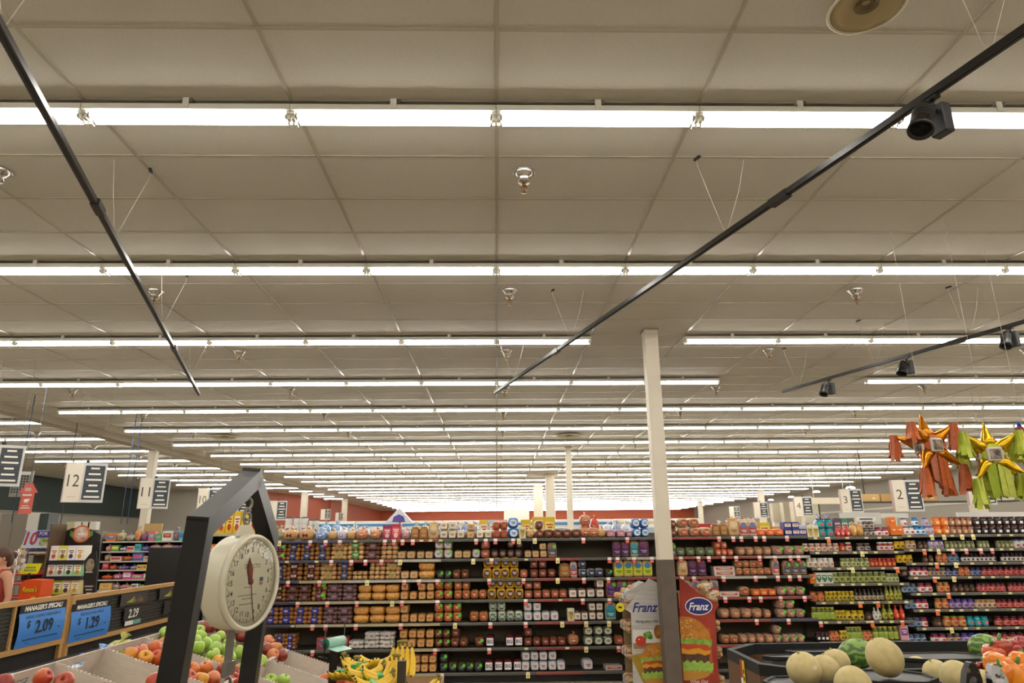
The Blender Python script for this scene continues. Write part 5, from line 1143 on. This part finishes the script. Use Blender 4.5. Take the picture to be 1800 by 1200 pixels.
# ================================================================ candy rack on the left
YC=17.5
czs=[atY(230,y,YC).z for y in(951,968.5,985.5,1001,1018,1037)]
cx0=atY(172,1000,YC).x; cx1=atY(352,1000,YC).x; cm=atY(262,1000,YC).x
rk=simple_rack('candy_rack','candy and snack rack with tan end panel at left of the scale','shelf rack',cx0,cx1,YC,czs,.5,'w',mat('2a2622',.6))
b=MB(); b.box((-(cx1-cx0)/2-.04,.3,1.0),(.06,.7,2.0),mat('8c8274',.6)); b.build('end_panel',rk)
CC=['c83a4a','e0e0dc','3a6ab8','e07a2a','8a4a9a','e8c83a','5aa04a','d85a8a','c8a070','4ab0b0','a83a2c','d8b0a0']
SN=['on the top','on the second shelf','on the third shelf','on the fourth shelf','on the fifth shelf','on the sixth shelf']
for j,z in enumerate(czs):
    x=cx0+.08; n=0; xe=(cx1 if j<2 else cm)-.08; L=[]
    while x<xe:
        w=rnd.uniform(.12,.3); hh=(rnd.uniform(.16,.38) if j==0 else rnd.uniform(.1,.19)); L.append((x,w,hh)); x+=w+.01
    for i,(x,w,hh) in enumerate(L):
        c,c2,c3=rnd.sample(CC,3); kk=rnd.random()
        b=P_box(w,hh,.16,c,c2,c3) if kk<.55 else P_bagtop(w,hh,.16,c,c2,c3,c2)
        pos='leftmost' if i==0 else('rightmost' if i==len(L)-1 else ORD[i]+' from left')
        b.build('snack_box' if kk<.55 else 'snack_bag',loc=(x+w/2,YC+.1,z),label='colourful snack %s %s of the candy rack, %s'%('box' if kk<.55 else 'bag',SN[j],pos),cat='snack box' if kk<.55 else 'snack bag',group='snacks on the candy rack')
b=MB(); P_box(.42,.42,.05,'b8965a',None,None)
P_box(.42,.42,.05,'b8965a',None,None).build('cardboard_box',loc=(atY(256,940,YC-.0).x,YC+.32,czs[0]),rot=(-.1,0,.1),label='tilted brown cardboard carton on top of the candy rack',cat='cardboard box')
p=atY(292,996,12); b=MB(); b.bbox((0,0,0),(.62,.06,.62),M_dark,.01); b.box((0,0,-1.2),(.08,.06,1.8),M_dark); b.build('menu_board',loc=p,label='plain black board standing before the right half of the candy rack',cat='board')
# ================================================================ dark snack display with round emblem
YD2=10.3
def U(x,y,Y=YD2,xc=None): p=atY(x,y,Y); return (p.x-xc,p.z)
xc=atY(143,980,YD2).x
o=thing('snack_display','tall dark arched cardboard display of boxed fruit snacks with a round emblem on top','display rack',(xc,YD2,0),(0,0,0))
arch=[U(x,y,YD2+.34,xc=xc) for x,y in((108,1058),(108,960),(114,935),(126,928),(148,927),(164,932),(177,940),(172,1000),(166,1058))]; 
b=MB(); b.prism([(arch[0][0],0)]+arch+[(arch[-1][0],0)],.34,.37,mat('1c1512',.5)); b.build('arched_back',o)
sidep=[U(x,y,xc=xc) for x,y in((146,1058),(149,985),(160,972),(170,968),(172,1000),(166,1058))]
b=MB(); b.prism([(sidep[0][0],0)]+sidep+[(sidep[-1][0],0)],-.01,.0,mat('171110',.5)); q=U(159,993,xc=xc); b.disc((q[0],-.012,q[1]),.06,.09,mat('9a8a70',.5,c2='4a3a2a',scale=18,thr=(.3,.6)),18)
for yy,ww in((1005,.1),(1030,.12),(1036,.09),(1042,.07)): q=U(157,yy,xc=xc); b.rect((q[0],-.012,q[1]),ww,.02,mat('a8a098',.5))
b.build('front_side_panel',o)
q=U(143,938,YD2+.33,xc=xc); b=MB(); b.disc((q[0],.33,q[1]),.13,.125,mat('c8682c',.5),26); b.disc((q[0],.328,q[1]),.1,.1,mat('d8c8b8',.5,c2='b04a3a',scale=10,thr=(.3,.6)),24)
for s in(-1,1): b.prism([(q[0]+s*.1,q[1]-.07),(q[0]+s*.17,q[1]-.02),(q[0]+s*.16,q[1]+.05),(q[0]+s*.1,q[1])],.33,.334,mat('4f8a3a',.5))
b.rect((q[0],.326,q[1]),.1,.02,mat('e8e4dc',.5)); b.build('round_emblem',o)
zz=[atY(115,y,YD2).z for y in(984,1012,1044)]; x0=U(82,985,xc=xc)[0]; x1=U(148,985,xc=xc)[0]
b=MB(); b.box((x0,.15,1.0),(.02,.36,2.0),mat('5a4530',.6)); b.build('side_wall',o)
for z in zz+[.5]: b=MB(); b.box(((x0+x1)/2,.15,z-.03),(x1-x0,.34,.05),mat('1f1a2c',.5)); b.build('display_shelf',o)
BC=[['e8e0d8','e0d850','e4dce4','e8e2d4'],['d8d0c4','c8ccc8','a8d0a0','98c890'],['d8d830','dcd838','e0c880','e0d090']]
for j,z in enumerate(zz):
    st=(x1-x0-.04)/4
    for i in range(4): P_box(st*.97,.2,.18,BC[j][i],'f0ece0',['c84a3c','6a3a2c','5a2a5a','c88a3a'][i],['b8502c','8a5a2c','4a2a3a','d89a3a'][i]).build('snack_box',loc=(xc+x0+.02+st*(i+.5),YD2+.1,z-.004),label='fruit snack box, %s on the %s shelf of the dark arched display'%(['leftmost','second from left','third from left','rightmost'][i],['top','middle','lowest visible'][j]),cat='food box',group='boxes in the dark arched display')
for i,x in enumerate((126,140,152,164)): P_box(.13,.12,.1,['b8b08a','ddd4c4','e0d8c8','d4ccc0'][i],None,None).build('cardboard_box',loc=(atY(x,930,YD2+.6).x,YD2+.6,atY(x,925,YD2+.6).z-.05),label='pale box on the shelf behind the arched display, %s'%['leftmost','second','third','rightmost'][i],cat='box',group='pale boxes behind the arched display')
bk=thing('back_shelf','grey shelf unit behind the dark arched display','shelf rack',(atY(142,930,YD2+.65).x,YD2+.62,0)); b=MB(); zt=atY(140,925,YD2+.6).z-.05; b.box((0,.1,zt/2-.001),(.44,.3,zt-.002),mat('6f675c',.6)); b.build('shelf_body',bk)
# ================================================================ banner, orange display, lollipop rack, cabinets
YB2=11.
p=atY(78,947,YB2); o=thing('banner_sign','wide promotional banner with red 10 and purple top','sign',(p.x,YB2,0),(0,0,.0)); z=p.z
b=MB(); b.prism([(-.33,z-.13),(.3,z-.13),(.34,z+.1),(.0,z+.13),(-.28,z+.13)],0,.02,mat('b8c4d8',.5)); b.rect((.08,-.001,z+.07),.42,.1,mat('33308c',.5)); b.rect((.12,-.0015,z-.04),.38,.12,mat('b8b088',.5,c2='6a7a3a',scale=16,thr=(.4,.6)))
b.text('10',(-.2,-.004,z+.01),.2,mat('a82a34',.5),maxw=.2,shear=.2,bold=.03); b.text('FOR',(-.02,-.005,z+.08),.05,mat('e8dcd8',.5),maxw=.12)
b.text('99',(.33,-.004,z+.12),.09,mat('9a6aa8',.5),maxw=.14,bold=.02); b.build('banner_panel',o)
for s in(-.25,.25): b=MB(); b.box((s,.05,(z-.13)/2),(.03,.03,z-.13),M_galv); b.build('banner_post',o)
b=MB(); b.box((.0,.2,z-.2),(.7,.3,.03),mat('b8b098',.5)); b.box((.0,.2,z-.17),(.64,.2,.06),mat('5a4a7a',.6,c2='3a2a2c',scale=14,thr=(.4,.6))); b.build('counter_ledge',o)
b=MB(); b.box((.0,.38,(z-.22)/2),(.7,.03,z-.22),mat('4a3a28',.6)); b.build('counter_back',o)
for i in range(5):
    q=atY(42+i*9,975,YB2+.2); P_box(.1,.16,.1,['a8a82c','8a7a50','6a4a8a','b8a080','a09050'][i],'d8c8a0','5a3a2a').build('snack_box',loc=q,label='small snack box under the banner sign, %s'%['leftmost','second from left','in the middle','fourth from left','rightmost'][i],cat='food box',group='snack boxes under the banner sign')
p=atY(53,1000,9.6); b=MB(); b.prism([(-.14,-.06),(.1,-.06),(.14,.07),(-.1,.07)],0,.01,mat('dcd81c',.5)); b.text('SAVE',(0,-.003,.02),.03,mat('6a8a2c',.5),maxw=.14) if 0 else None; b.rect((.0,-.002,.02),.14,.018,mat('8a9a2c',.5)); b.rect((.0,-.002,-.015),.16,.018,mat('8a9a2c',.5)); b.rect((0,.0,-.6),.03,1.1,M_dark); b.build('price_card',loc=p,label='bright yellow price card above the orange candy display',cat='price tag')
p=atY(52,1040,9.5); o=thing('candy_display','bright orange candy display box with yellow and brown lettering','display box',(p.x,9.5,0)); z=p.z
b=MB(); b.prism([(-.13,0),(.13,0),(.135,z+.14),(-.07,z+.15),(-.135,z+.1)],0,.25,mat('e0500f',.5)); b.build('display_box',o)
b=MB(); b.text("Reese's",(0,-.004,z+.03),.075,mat('4a2414',.5),shear=.2,bold=.05,maxw=.2); b.text("Reese's",(0,-.006,z+.032),.07,mat('f0d020',.5),shear=.2,bold=.02,maxw=.19); b.disc((.06,-.003,z-.09),.035,.035,mat('e8b820',.5),16); b.build('printed_lettering',o)
p=atY(32,1035,9.8); o=thing('red_candy_rack','low red candy rack between the person and the orange display','display rack',(p.x,9.8,0)); z=p.z
for zz_ in(z-.1,z+.08,z+.2): b=MB(); b.box((0,.1,zz_),(.3,.3,.05),mat('9a1f1c',.5)); b.rect((0,-.052,zz_),.2,.02,mat('c87a70',.5)); b.build('tray',o)
b=MB(); b.box((0,.24,(z+.2)/2),(.28,.02,z+.2),mat('4a1412',.5)); b.build('rack_back',o)
p=atY(24,990,9.4); o=thing('lollipop_rack','white wire rack hung with round white lollipop packs beside the person','display rack',(p.x,9.4,0)); z=p.z
b=MB(); b.tube([(0,.05,0),(0,.05,z+.18)],.008,M_white,6); b.lathe([(0,0),(.14,.0),(.14,.02),(0,.03)],M_white,16,T=TR((0,.05,0))); b.build('rack_pole',o)
for i in range(16):
    x=-.12+.06*(i%5)+.01*(i//5); zz_=z+.13-.085*(i//5)-.01*(i%2)
    b=MB(); b.disc((x,.0-.02*(i%2),zz_),.028,.028,mat('d8ccc8',.5) if i%4 else mat('c89a90',.5),12,th=.012); b.tube([(x,.0,zz_-.03),(x,0,zz_-.06)],.003,M_paper,4); b.tube([(x,.0,zz_),(0,.05,zz_+.01)],.002,M_white,4); b.build('lollipop_pack',o)
p=atY(30,932,14.); o=thing('tall_cabinet','tall taupe metal cabinet standing left of the white cabinet','cabinet',(p.x-.1,14,0)); z=atY(30,902,14).z
b=MB(); b.bbox((0,.3,z/2),(.5,.6,z),mat('756c60',.45),.01); b.build('cabinet_body',o)
for s in(-1,1): b=MB(); b.box((s*.122,-.006,z/2),(.238,.012,z-.06),mat('7d7468',.4)); b.box((s*.03,-.018,z*.6),(.015,.012,.2),M_galv); b.build('cabinet_door',o)
p=atY(67,916,13.4); o=thing('white_cabinet','white wall box with dark open side door beside the tall cabinet','cabinet',(p.x,13.4,0)); z0,z1=atY(67,932,13.4).z,atY(67,901,13.4).z
b=MB(); b.bbox((-.1,.2,(z0+z1)/2),(.22,.4,z1-z0),mat('c4c0b8',.4),.01); b.box((-.0,.2,z0/2),(.4,.36,z0),mat('8a847a',.5)); b.build('cabinet_body',o)
b=MB(); b.box((.1,.15,(z0+z1)/2),(.16,.3,z1-z0-.02),mat('2c3a34',.4)); b.build('dark_door',o)
# house-shaped red hanging sign and wall panel
p=atY(47,875,11.); o=thing('hanging_sign','coral red house-shaped hanging sign with white pictures','sign',p,(0,0,.1))
b=MB(); b.prism([(-.09,-.24),(.1,-.24),(.1,.08),(.145,.08),(.03,.25),(-.01,.2),(-.05,.24),(-.07,.16),(-.14,.09),(-.09,.08)],0,.008,mat('d8685a',.6)); b.build('sign_panel',o)
b=MB(); b.rect((0,-.002,.13),.09,.05,mat('c8a8a8',.6)); b.rect((0,-.002,.045),.13,.02,M_paper); b.ball((0,-.004,-.04),(.04,.004,.025),M_paper,12,6); b.disc((.035,-.004,-.02),.014,.012,M_paper,8); 
for s in(-.02,.015): b.rect((s,-.003,-.068),.012,.02,M_paper)
b.rect((0,-.002,-.12),.1,.014,M_paper); b.rect((0,-.002,-.15),.14,.014,M_paper); b.build('printed_picture',o)
b=MB(); b.tube([(0,0,.22),(0,0,CZ-p.z-.01)],.003,mat('5a6a8a',.5),4); b.build('hanging_string',o)
p=atY(38,850,16.5); o=thing('wall_panel','grey panel with rows of small square openings hanging before the green wall','panel',p,(0,0,.25))
b=MB(); b.box((0,0,0),(.42,.05,.6),mat('807a70',.5)); b.rect((0,-.027,.24),.34,.07,mat('c8c4bc',.5)); b.build('panel_board',o)
b=MB()
for i in range(6):
    for j in range(7): b.rect((-.165+.055*i,-.027,.17-.06*j),.036,.038,M_ink)
b.build('openings',o,kind='stuff')
b=MB(); b.tube([(0,0,.3),(0,0,CZ-p.z-.01)],.006,M_galv,4); b.build('hanger_rod',o)
for i,(x,Y,c) in enumerate([(18,12,'2f4a6a'),(211,14,'5a6a8a'),(222,14,'2f5a8a'),(105,15,'5a5a58')]):
    p=atY(x,930,Y); b=MB(); b.tube([(p.x,Y,p.z+.1),(p.x,Y,CZ-.01)],.008,mat(c,.5),5); b.build('hanging_string',label='thin %s cord hanging from the ceiling at left, %s'%(['dark blue','grey-blue','blue','grey'][i],['above the person','left of the pair by sign 11','right of the pair by sign 11','under sign 12']   [i]),cat='cord')
# ================================================================ far aisles seen over the racks
M_fz=mat('e8e6e0',.4); 
fx=[-4.6+1.22*i for i in range(9)]
for i,x in enumerate(fx):
    o=thing('freezer_case','white upright freezer case seen over the bread rack, %s'%('leftmost of its row' if i==0 else 'rightmost of its row' if i==8 else ORD[i]+' from left in its row'),'freezer',(x,20.,0),group='white freezer cases beyond the bread rack')
    b=MB(); b.bbox((0,.4,1.12),(1.2,.8,2.24),M_fz,.02); b.build('freezer_body',o)
    b=MB(); b.box((0,-.012,2.13),(1.12,.02,.07),mat(['3a7ab0','4a8ac0','3a80b8','c8c4a0'][i%4] ,.4)); b.build('header_strip',o)
    for s in(-1,1): b=MB(); b.box((s*.29,-.015,1.1),(.56,.03,1.8),mat('9ab0b8',.2)); b.build('glass_door',o)
p=atY(701,908,14); b=MB(); b.prism([(-.26,-.1),(.26,-.1),(.0,.17)],0,.3,mat('dcdce4',.5)); b.prism([(-.13,-.1),(.13,-.1),(.1,0),(0,.05),(-.1,0)],-.004,0,mat('5a4a9a',.5)); b.box((0,.15,-(p.z)/2-.05),(.06,.06,p.z-.1),M_white); b.build('tent_sign',loc=p,label='white gable-shaped display sign with purple print beyond the bread rack',cat='sign')
p=atY(908,905,50); b=MB(); b.box((0,0,0),(1.8,.1,.75),M_paper); 
for s in(-.7,.7): b.tube([(s,0,.3),(s,0,CZ-p.z-.01)],.02,M_white,4)
b.build('blank_sign',loc=p,label='large blank white sign hanging far off before the red wall',cat='sign')
mr_=thing('storage_rack','long storage rack beyond the bread rack carrying canisters and paper packs','shelf rack',(0.,11.4,0))
b=MB(); b.box((0,.25,.85),(8.6,.5,1.7),M_sh); b.build('rack_body',mr_); b=MB(); b.box((0,.25,1.715),(8.6,.54,.03),M_sh); b.build('top_shelf',mr_)
def backgoods(px0,px1,n,fn,name,cat,desc,where,z=1.731,Y=11.5):
    a,c=px_x(px0,z+.1,Y),px_x(px1,z+.1,Y); goods(lambda i,w:fn(i,w),n,a,c,Y,z,name,cat,desc,desc+'s',where=where)
backgoods(499,541,3,lambda i,w:P_jar(w,.37,'d8d4cc','c8bcb8','8a7a8a','4a4a60',.05,.99),'canister','canister','tall white canister with dark lid','behind the bun bags',Y=11.4)
backgoods(541,560,2,lambda i,w:P_jar(w,.33,'d8d4cc','c0b4b0','7a6a7a','4a4a60',.05,.99),'canister','canister','white canister of the shorter pair','behind the bun bags',Y=11.4)
backgoods(470,498,3,lambda i,w:P_bagtop(w,.24,.2,'b8ac7c','8a8a4a','c8c090','6a6a2c'),'snack_bag','snack bag','olive snack bag','behind the leftmost bun bags',Y=11.4)
backgoods(562,600,2,lambda i,w:P_bagtop(w,.3,.25,'3f8ac0','d0e0e8','2f78b0','e0e8f0'),'paper_pack','paper pack','bright blue paper pack','behind the bun bags',Y=11.4)
backgoods(604,650,3,lambda i,w:P_bagtop(w,.22,.25,'b8c4cc','3f6a98','c8d4e0','2f5a98'),'paper_pack','paper pack','pale blue paper pack','behind the orange bread bags',Y=11.4)
backgoods(724,770,3,lambda i,w:P_bagtop(w,.27,.2,'c9c8a0','9ab08a','d8d4b0','8aa07a'),'snack_bag','snack bag','pale green clear bag','behind the upright brown loaves',Y=11.4)
backgoods(795,840,3,lambda i,w:P_bagtop(w,.27,.25,'3a60b0','d0d8e8','4a70c0','e8e8f0'),'paper_pack','paper pack','blue-white paper pack','behind the white-bagged loaves',Y=11.4)
backgoods(842,892,3,lambda i,w:P_box(w,.3,.2,['e0c04a','b8c8d8','d8a89a'][i],'f0e8dc','b84a3c'),'carton','food box','tall pale carton','behind the red-green loaves',Y=11.4)
backgoods(915,934,1,lambda i,w:P_box(w,.3,.16,'e0b81e','e8d060','c8501e','d87820'),'yellow_carton','food box','yellow carton at the left','behind the brown loaves',Y=11.4)
backgoods(935,976,2,lambda i,w:P_box(w,.34,.16,'e4bc20','f0dc70','c8501e','d87820'),'yellow_carton','food box','taller yellow carton','before the thick columns',Y=11.4)
backgoods(1060,1140,5,lambda i,w:P_bagtop(w,.26,.25,['c8d0e0','4a70b8','dcdce4','3f6ab8','5a88c8'][i],'dfe4ec','2f58a8','e8e8f0'),'paper_pack','paper pack','blue and white paper pack','behind the blue loaves',Y=11.4)
backgoods(1020,1054,2,lambda i,w:P_bagtop(w,.36,.25,'c03a2c','d8583c','b82a20','f0d0c0'),'snack_bag','snack bag','large red snack bag','behind the orange-red bread bags',Y=11.4)
a_=px_x(1176,1.9,11.4); b_=px_x(1420,1.9,11.4)
backgoods(1176,1190,1,lambda i,w:P_box(w,.24,.16,'d8c060','e8d890','a86a2c'),'carton','food box','mustard carton','just right of the nearest column',Y=10.3,z=1.706)
backgoods(1222,1256,1,lambda i,w:P_box(w,.22,.2,'c03028','d84a3c','e8d0c8'),'carton','food box','wide red carton','behind the round rolls',Y=10.5,z=1.706)
backgoods(1256,1330,5,lambda i,w:P_bagtop(w,.26,.2,['e0d4d0','b8343c','dcd0cc','a82a34','c8404a'][i],'d8c8c4','c83a44','f0e4e0'),'bread_bag','bread bag','red and white tied bag','behind the upright loaves',Y=10.5,z=1.706)
backgoods(1331,1352,1,lambda i,w:P_box(w,.23,.16,'e4c024','f0e080','c8501e'),'carton','food box','yellow carton','over the orange bread packs',Y=10.5,z=1.706)
backgoods(1353,1380,1,lambda i,w:P_box(w,.17,.16,'e08a2c','f0c080','c8501e'),'carton','food box','orange carton','over the orange bread packs',Y=10.5,z=1.706)
backgoods(1382,1425,3,lambda i,w:P_bagtop(w,.22,.2,'8a7ac0','d0e0ec','5a9ac8','e8e8f0'),'paper_pack','paper pack','lilac and sky-blue pack','over the navy twin packs',Y=10.5,z=1.706)
backgoods(1432,1462,2,lambda i,w:P_bagtop(w,.33,.2,'3a48a8','d8d8e8','2a3898','f0f0f4'),'paper_pack','paper pack','royal blue checked pack','over the teal tubs',Y=10.4,z=1.706)
backgoods(1463,1500,3,lambda i,w:P_box(w,.28,.16,['6a4a6a','4a8a6a','5a6a5a'][i],'c8c8c0','3a5a4a'),'carton','food box','dark plum or green carton','behind the red bottles',Y=10.4,z=1.706)
rr_=thing('storage_rack','low rack directly behind the right half of the bread and jar racks','shelf rack',(5.2,10.15,0)); b=MB(); b.box((.0,.35,.855),(6.4,.6,1.70),M_sh); b.build('rack_body',rr_)
# white header board over the pickle rack
p=atY(1512,911,10.6); b=MB(); b.box((0,0,0),(.62,.03,.17),mat('d8d4cc',.5)); b.rect((.08,-.016,-.01),.3,.06,M_paper); b.rect((.08,-.018,-.01),.2,.02,mat('3a4a6a',.5)); b.box((0,.0,-.25),(.04,.03,.34),M_white); b.build('header_board',loc=p,label='long white header board standing behind the pickle rack top',cat='sign')
p=atY(1572,906,10.6); b=MB(); b.box((0,0,0),(.42,.03,.07),mat('e4e0d8',.5)); b.box((0,.0,-.2),(.04,.03,.34),M_white); b.build('header_board',loc=p,label='short white header board behind the orange cartons',cat='sign')
p=atY(1742,905,10.6); b=MB(); b.box((0,0,0),(1.05,.05,.09),mat('e0dcd8',.5,c2='b84a50',scale=7,thr=(.32,.38))); b.box((0,.0,-.2),(.04,.03,.3),M_white); b.build('header_board',loc=p,label='long white and red header board behind the black-lidded jars',cat='sign')
p=atY(1720,893,14.5); b=MB(); b.box((0,0,.15-(p.z)/2),(.24,.24,p.z+.3),M_cream); b.build('support_post',loc=p,label='short cream post before the maroon wall',cat='post')
# right wall fittings
for i,(x,Y) in enumerate([(1369,43),(1389,39.8),(1408,37),(1428,34.5)]):
    p=atY(x,900,Y); b=MB(); b.box((0,.3,0),(.7,.5,1.1),mat('c9bfa8',.5)); b.box((.38,.3,0),(.06,.5,1.1),M_dark); b.box((0,.3,-(p.z-.55)/2-.55),(.6,.4,p.z-.55),M_fz); b.build('cooler_case',loc=p,label='beige upright cooler case along the far right wall, %s'%['leftmost','second from left','third from left','rightmost'][i],cat='cooler',group='beige cooler cases along the right wall')
p=atY(1458,880,27); b=MB(); b.box((0,0,0),(1.6,.1,.24),mat('d8cdb8',.5)); 
for s in(-.6,.6): b.tube([(s,0,.1),(s,0,CZ-p.z-.01)],.015,M_white,4)
b.build('blank_sign',loc=p,label='long cream blank sign hanging left of the cardboard boxes',cat='sign')
p=atY(1548,877,22); o=thing('hanging_shelf','high shelf on the right side carrying cardboard boxes','shelf',(p.x+.6,22,p.z-.1)); 
b=MB(); b.box((1.2,0,0),(5.0,.5,.04),mat('4a453e',.5)); b.build('shelf_board',o)
for s in(-1.1,3.3): b=MB(); b.tube([(s,0,.02),(s,0,CZ-p.z+.09)],.015,M_dark,4); b.build('hanger_rod',o)
for i in range(4):
    b=MB(); b.bbox((0,0,.115),(.6,.3,.23),mat('b8935c' if i%2 else 'c4a06a',.7),.01); b.rect((.1,-.151,.1),.1,.05,mat('e0d0a0',.6)); b.build('cardboard_box',loc=(p.x-.4+.62*i,22,p.z-.078),rot=(0,0,.06*(i%2)),label='cardboard box on the high shelf at right, %s'%['leftmost','second from left','third from left','rightmost'][i],cat='cardboard box',group='cardboard boxes on the high shelf')
for i,(x,y,Y) in enumerate([(1495,858,24),(1435,865,30),(1391,874,36),(1355,879,42)]):
    p=atY(x,y,Y); b=MB(); b.lathe([(0,.06),(.1,.06),(.16,0),(0,-.01)],M_lite,14); b.tube([(0,0,.05),(0,0,CZ-p.z)],.01,M_dark,4); b.build('lamp',loc=p,label='small bright hanging lamp over the right aisles, %s'%['nearest','second nearest','third nearest','farthest'][i],cat='lamp',group='small hanging lamps over the right aisles')
# ================================================================ the person at the left edge
def person():
    p=atY(1,1000,9.0); X,Y=p.x,9.0
    o=thing('person','person with brown tied hair in a rust red sleeveless top, cut by the left edge','person',(X,Y,0),(0,0,-.5))
    me=bpy.data.meshes.new('body'); 
    J={'pel':(0,0,.93),'ab':(0,.0,1.08),'ch':(0,.01,1.25),'sh':(0,.01,1.38),'nk':(0,-.005,1.46),'hd0':(0,-.02,1.52),'hd1':(0,-.02,1.58),
    'sL':(.17,.01,1.36),'eL':(.23,.03,1.1),'wL':(.24,-.08,.88),'hL':(.24,-.11,.81),'sR':(-.17,.01,1.36),'eR':(-.23,.02,1.1),'wR':(-.22,-.12,.92),'hR':(-.21,-.17,.86),
    'pL':(.095,0,.88),'kL':(.11,-.02,.48),'aL':(.11,.02,.09),'tL':(.12,-.13,.035),'pR':(-.095,0,.88),'kR':(-.11,.03,.48),'aR':(-.11,.08,.09),'tR':(-.12,-.06,.035)}
    Rr={'pel':(.155,.11),'ab':(.135,.095),'ch':(.15,.105),'sh':(.12,.085),'nk':(.052,.052),'hd0':(.075,.085),'hd1':(.07,.085),'sL':(.055,.055),'eL':(.038,.038),'wL':(.026,.024),'hL':(.036,.02),'pL':(.09,.09),'kL':(.058,.058),'aL':(.036,.04),'tL':(.038,.03)}
    ks=list(J); ed=[('pel','ab'),('ab','ch'),('ch','sh'),('sh','nk'),('nk','hd0'),('hd0','hd1'),('sh','sL'),('sL','eL'),('eL','wL'),('wL','hL'),('sh','sR'),('sR','eR'),('eR','wR'),('wR','hR'),('pel','pL'),('pL','kL'),('kL','aL'),('aL','tL'),('pel','pR'),('pR','kR'),('kR','aR'),('aR','tR')]
    vs=[J[k] for k in ks]; es=[(ks.index(a),ks.index(b)) for a,b in ed]; rad=[Rr.get(k,Rr.get(k[:-1]+'L')) for k in ks]
    for sd in('L','R'):     # fingers
        hx,hy,hz=J['h'+sd]; hi=ks.index('h'+sd); sg=1 if sd=='L' else -1
        for q in range(5):
            if q<4: a=(hx,hy+.02-.014*q-.01,hz-.03); b_=(hx-sg*.004,hy+.02-.014*q-.015,hz-.062-.006*(1.5-abs(q-1.5))); c=(hx-sg*.016,hy+.02-.014*q-.018,hz-.09-.008*(1.5-abs(q-1.5)))
            else: a=(hx-sg*.01,hy-.03,hz+.01); b_=(hx-sg*.018,hy-.045,hz-.018); c=(hx-sg*.02,hy-.05,hz-.045)
            n=len(vs); vs+=[a,b_,c]; es+=[(hi,n),(n,n+1),(n+1,n+2)]; rad+=[(.0095,.0095),(.0085,.0085),(.007,.007)]
    me.from_pydata(vs,es,[]); b=bpy.data.objects.new('body',me); COL.objects.link(b); b.parent=o
    mskin=b.modifiers.new('s','SKIN'); mskin.use_smooth_shade=True; ss=b.modifiers.new('u','SUBSURF'); ss.levels=2; ss.render_levels=2
    for v,r in zip(me.skin_vertices[0].data,rad): v.radius=r
    me.skin_vertices[0].data[0].use_root=True
    me.materials.append(mat('c08a6c',.5,name='skin'))
    f=MB(); sk=mat('c08a6c',.5,name='skin'); f.ball((0,-.03,1.565),(.073,.088,.108),sk,18,12); f.ball((0,-.118,1.55),(.012,.014,.02),sk,8,6)
    for s in(-1,1): f.ball((s*.028,-.108,1.572),(.012,.006,.006),M_paper,8,5); f.ball((s*.028,-.114,1.572),(.005,.003,.005),M_ink,6,4); f.ball((s*.074,-.02,1.562),(.01,.02,.03),sk,8,6)
    f.ball((0,-.112,1.52),(.02,.006,.006),mat('a05a50',.5),8,5); f.build('head_face',o)
    h=MB(); hm=mat('3a2018',.6,c2='5c3424',scale=40,stretch=(1,1,6)); h.ball((0,.0,1.6),(.09,.1,.095),hm,18,12,fn=lambda v:v*(1+.04*math.sin(9*v.x)*math.sin(7*v.z))); h.ball((0,.075,1.545),(.08,.05,.09),hm,12,9); h.ball((0,.12,1.6),(.045,.045,.045),hm,12,8); h.build('hair',o)
    t=MB(); tm=mat('9c3020',.7,noise=.15,scale=14)
    sec=[(.175,.135,.86),(.165,.12,.98),(.15,.108,1.1),(.165,.12,1.22),(.165,.115,1.3),(.14,.1,1.36),(.11,.085,1.395)]
    n=20; V_=[(a*math.cos(2*PI*k/n),c*math.sin(2*PI*k/n)+.005,z+(.012*math.sin(4*PI*k/n) if z==.86 else 0)) for a,c,z in sec for k in range(n)]
    t.add(V_,[(i*n+k,i*n+(k+1)%n,(i+1)*n+(k+1)%n,(i+1)*n+k) for i in range(len(sec)-1) for k in range(n)],tm,True)
    for s in(-1,1): t.tube([(s*.1,-.075,1.36),(s*.105,-.03,1.425),(s*.105,.03,1.425),(s*.1,.085,1.36)],.02,tm,8)
    t.build('sleeveless_top',o)
    g=MB(); gm=mat('2c2f38',.8)
    for s,k,a,l in((1,J['kL'],J['aL'],J['pL']),(-1,J['kR'],J['aR'],J['pR'])): g.tube([l,V(l)*.5+V(k)*.5,k,a],[.11,.092,.075,.058],gm,12)
    g.ball((0,0,.92),(.178,.13,.11),gm,18,10); g.build('trousers',o)
    for k in('aL','aR'):
        q=V(J[k]); b=MB(); b.ball(q+V((0,-.07,-.045)),(.05,.13,.045),mat('20201f',.6),14,8,e=.8); b.build('shoe',o)
person()
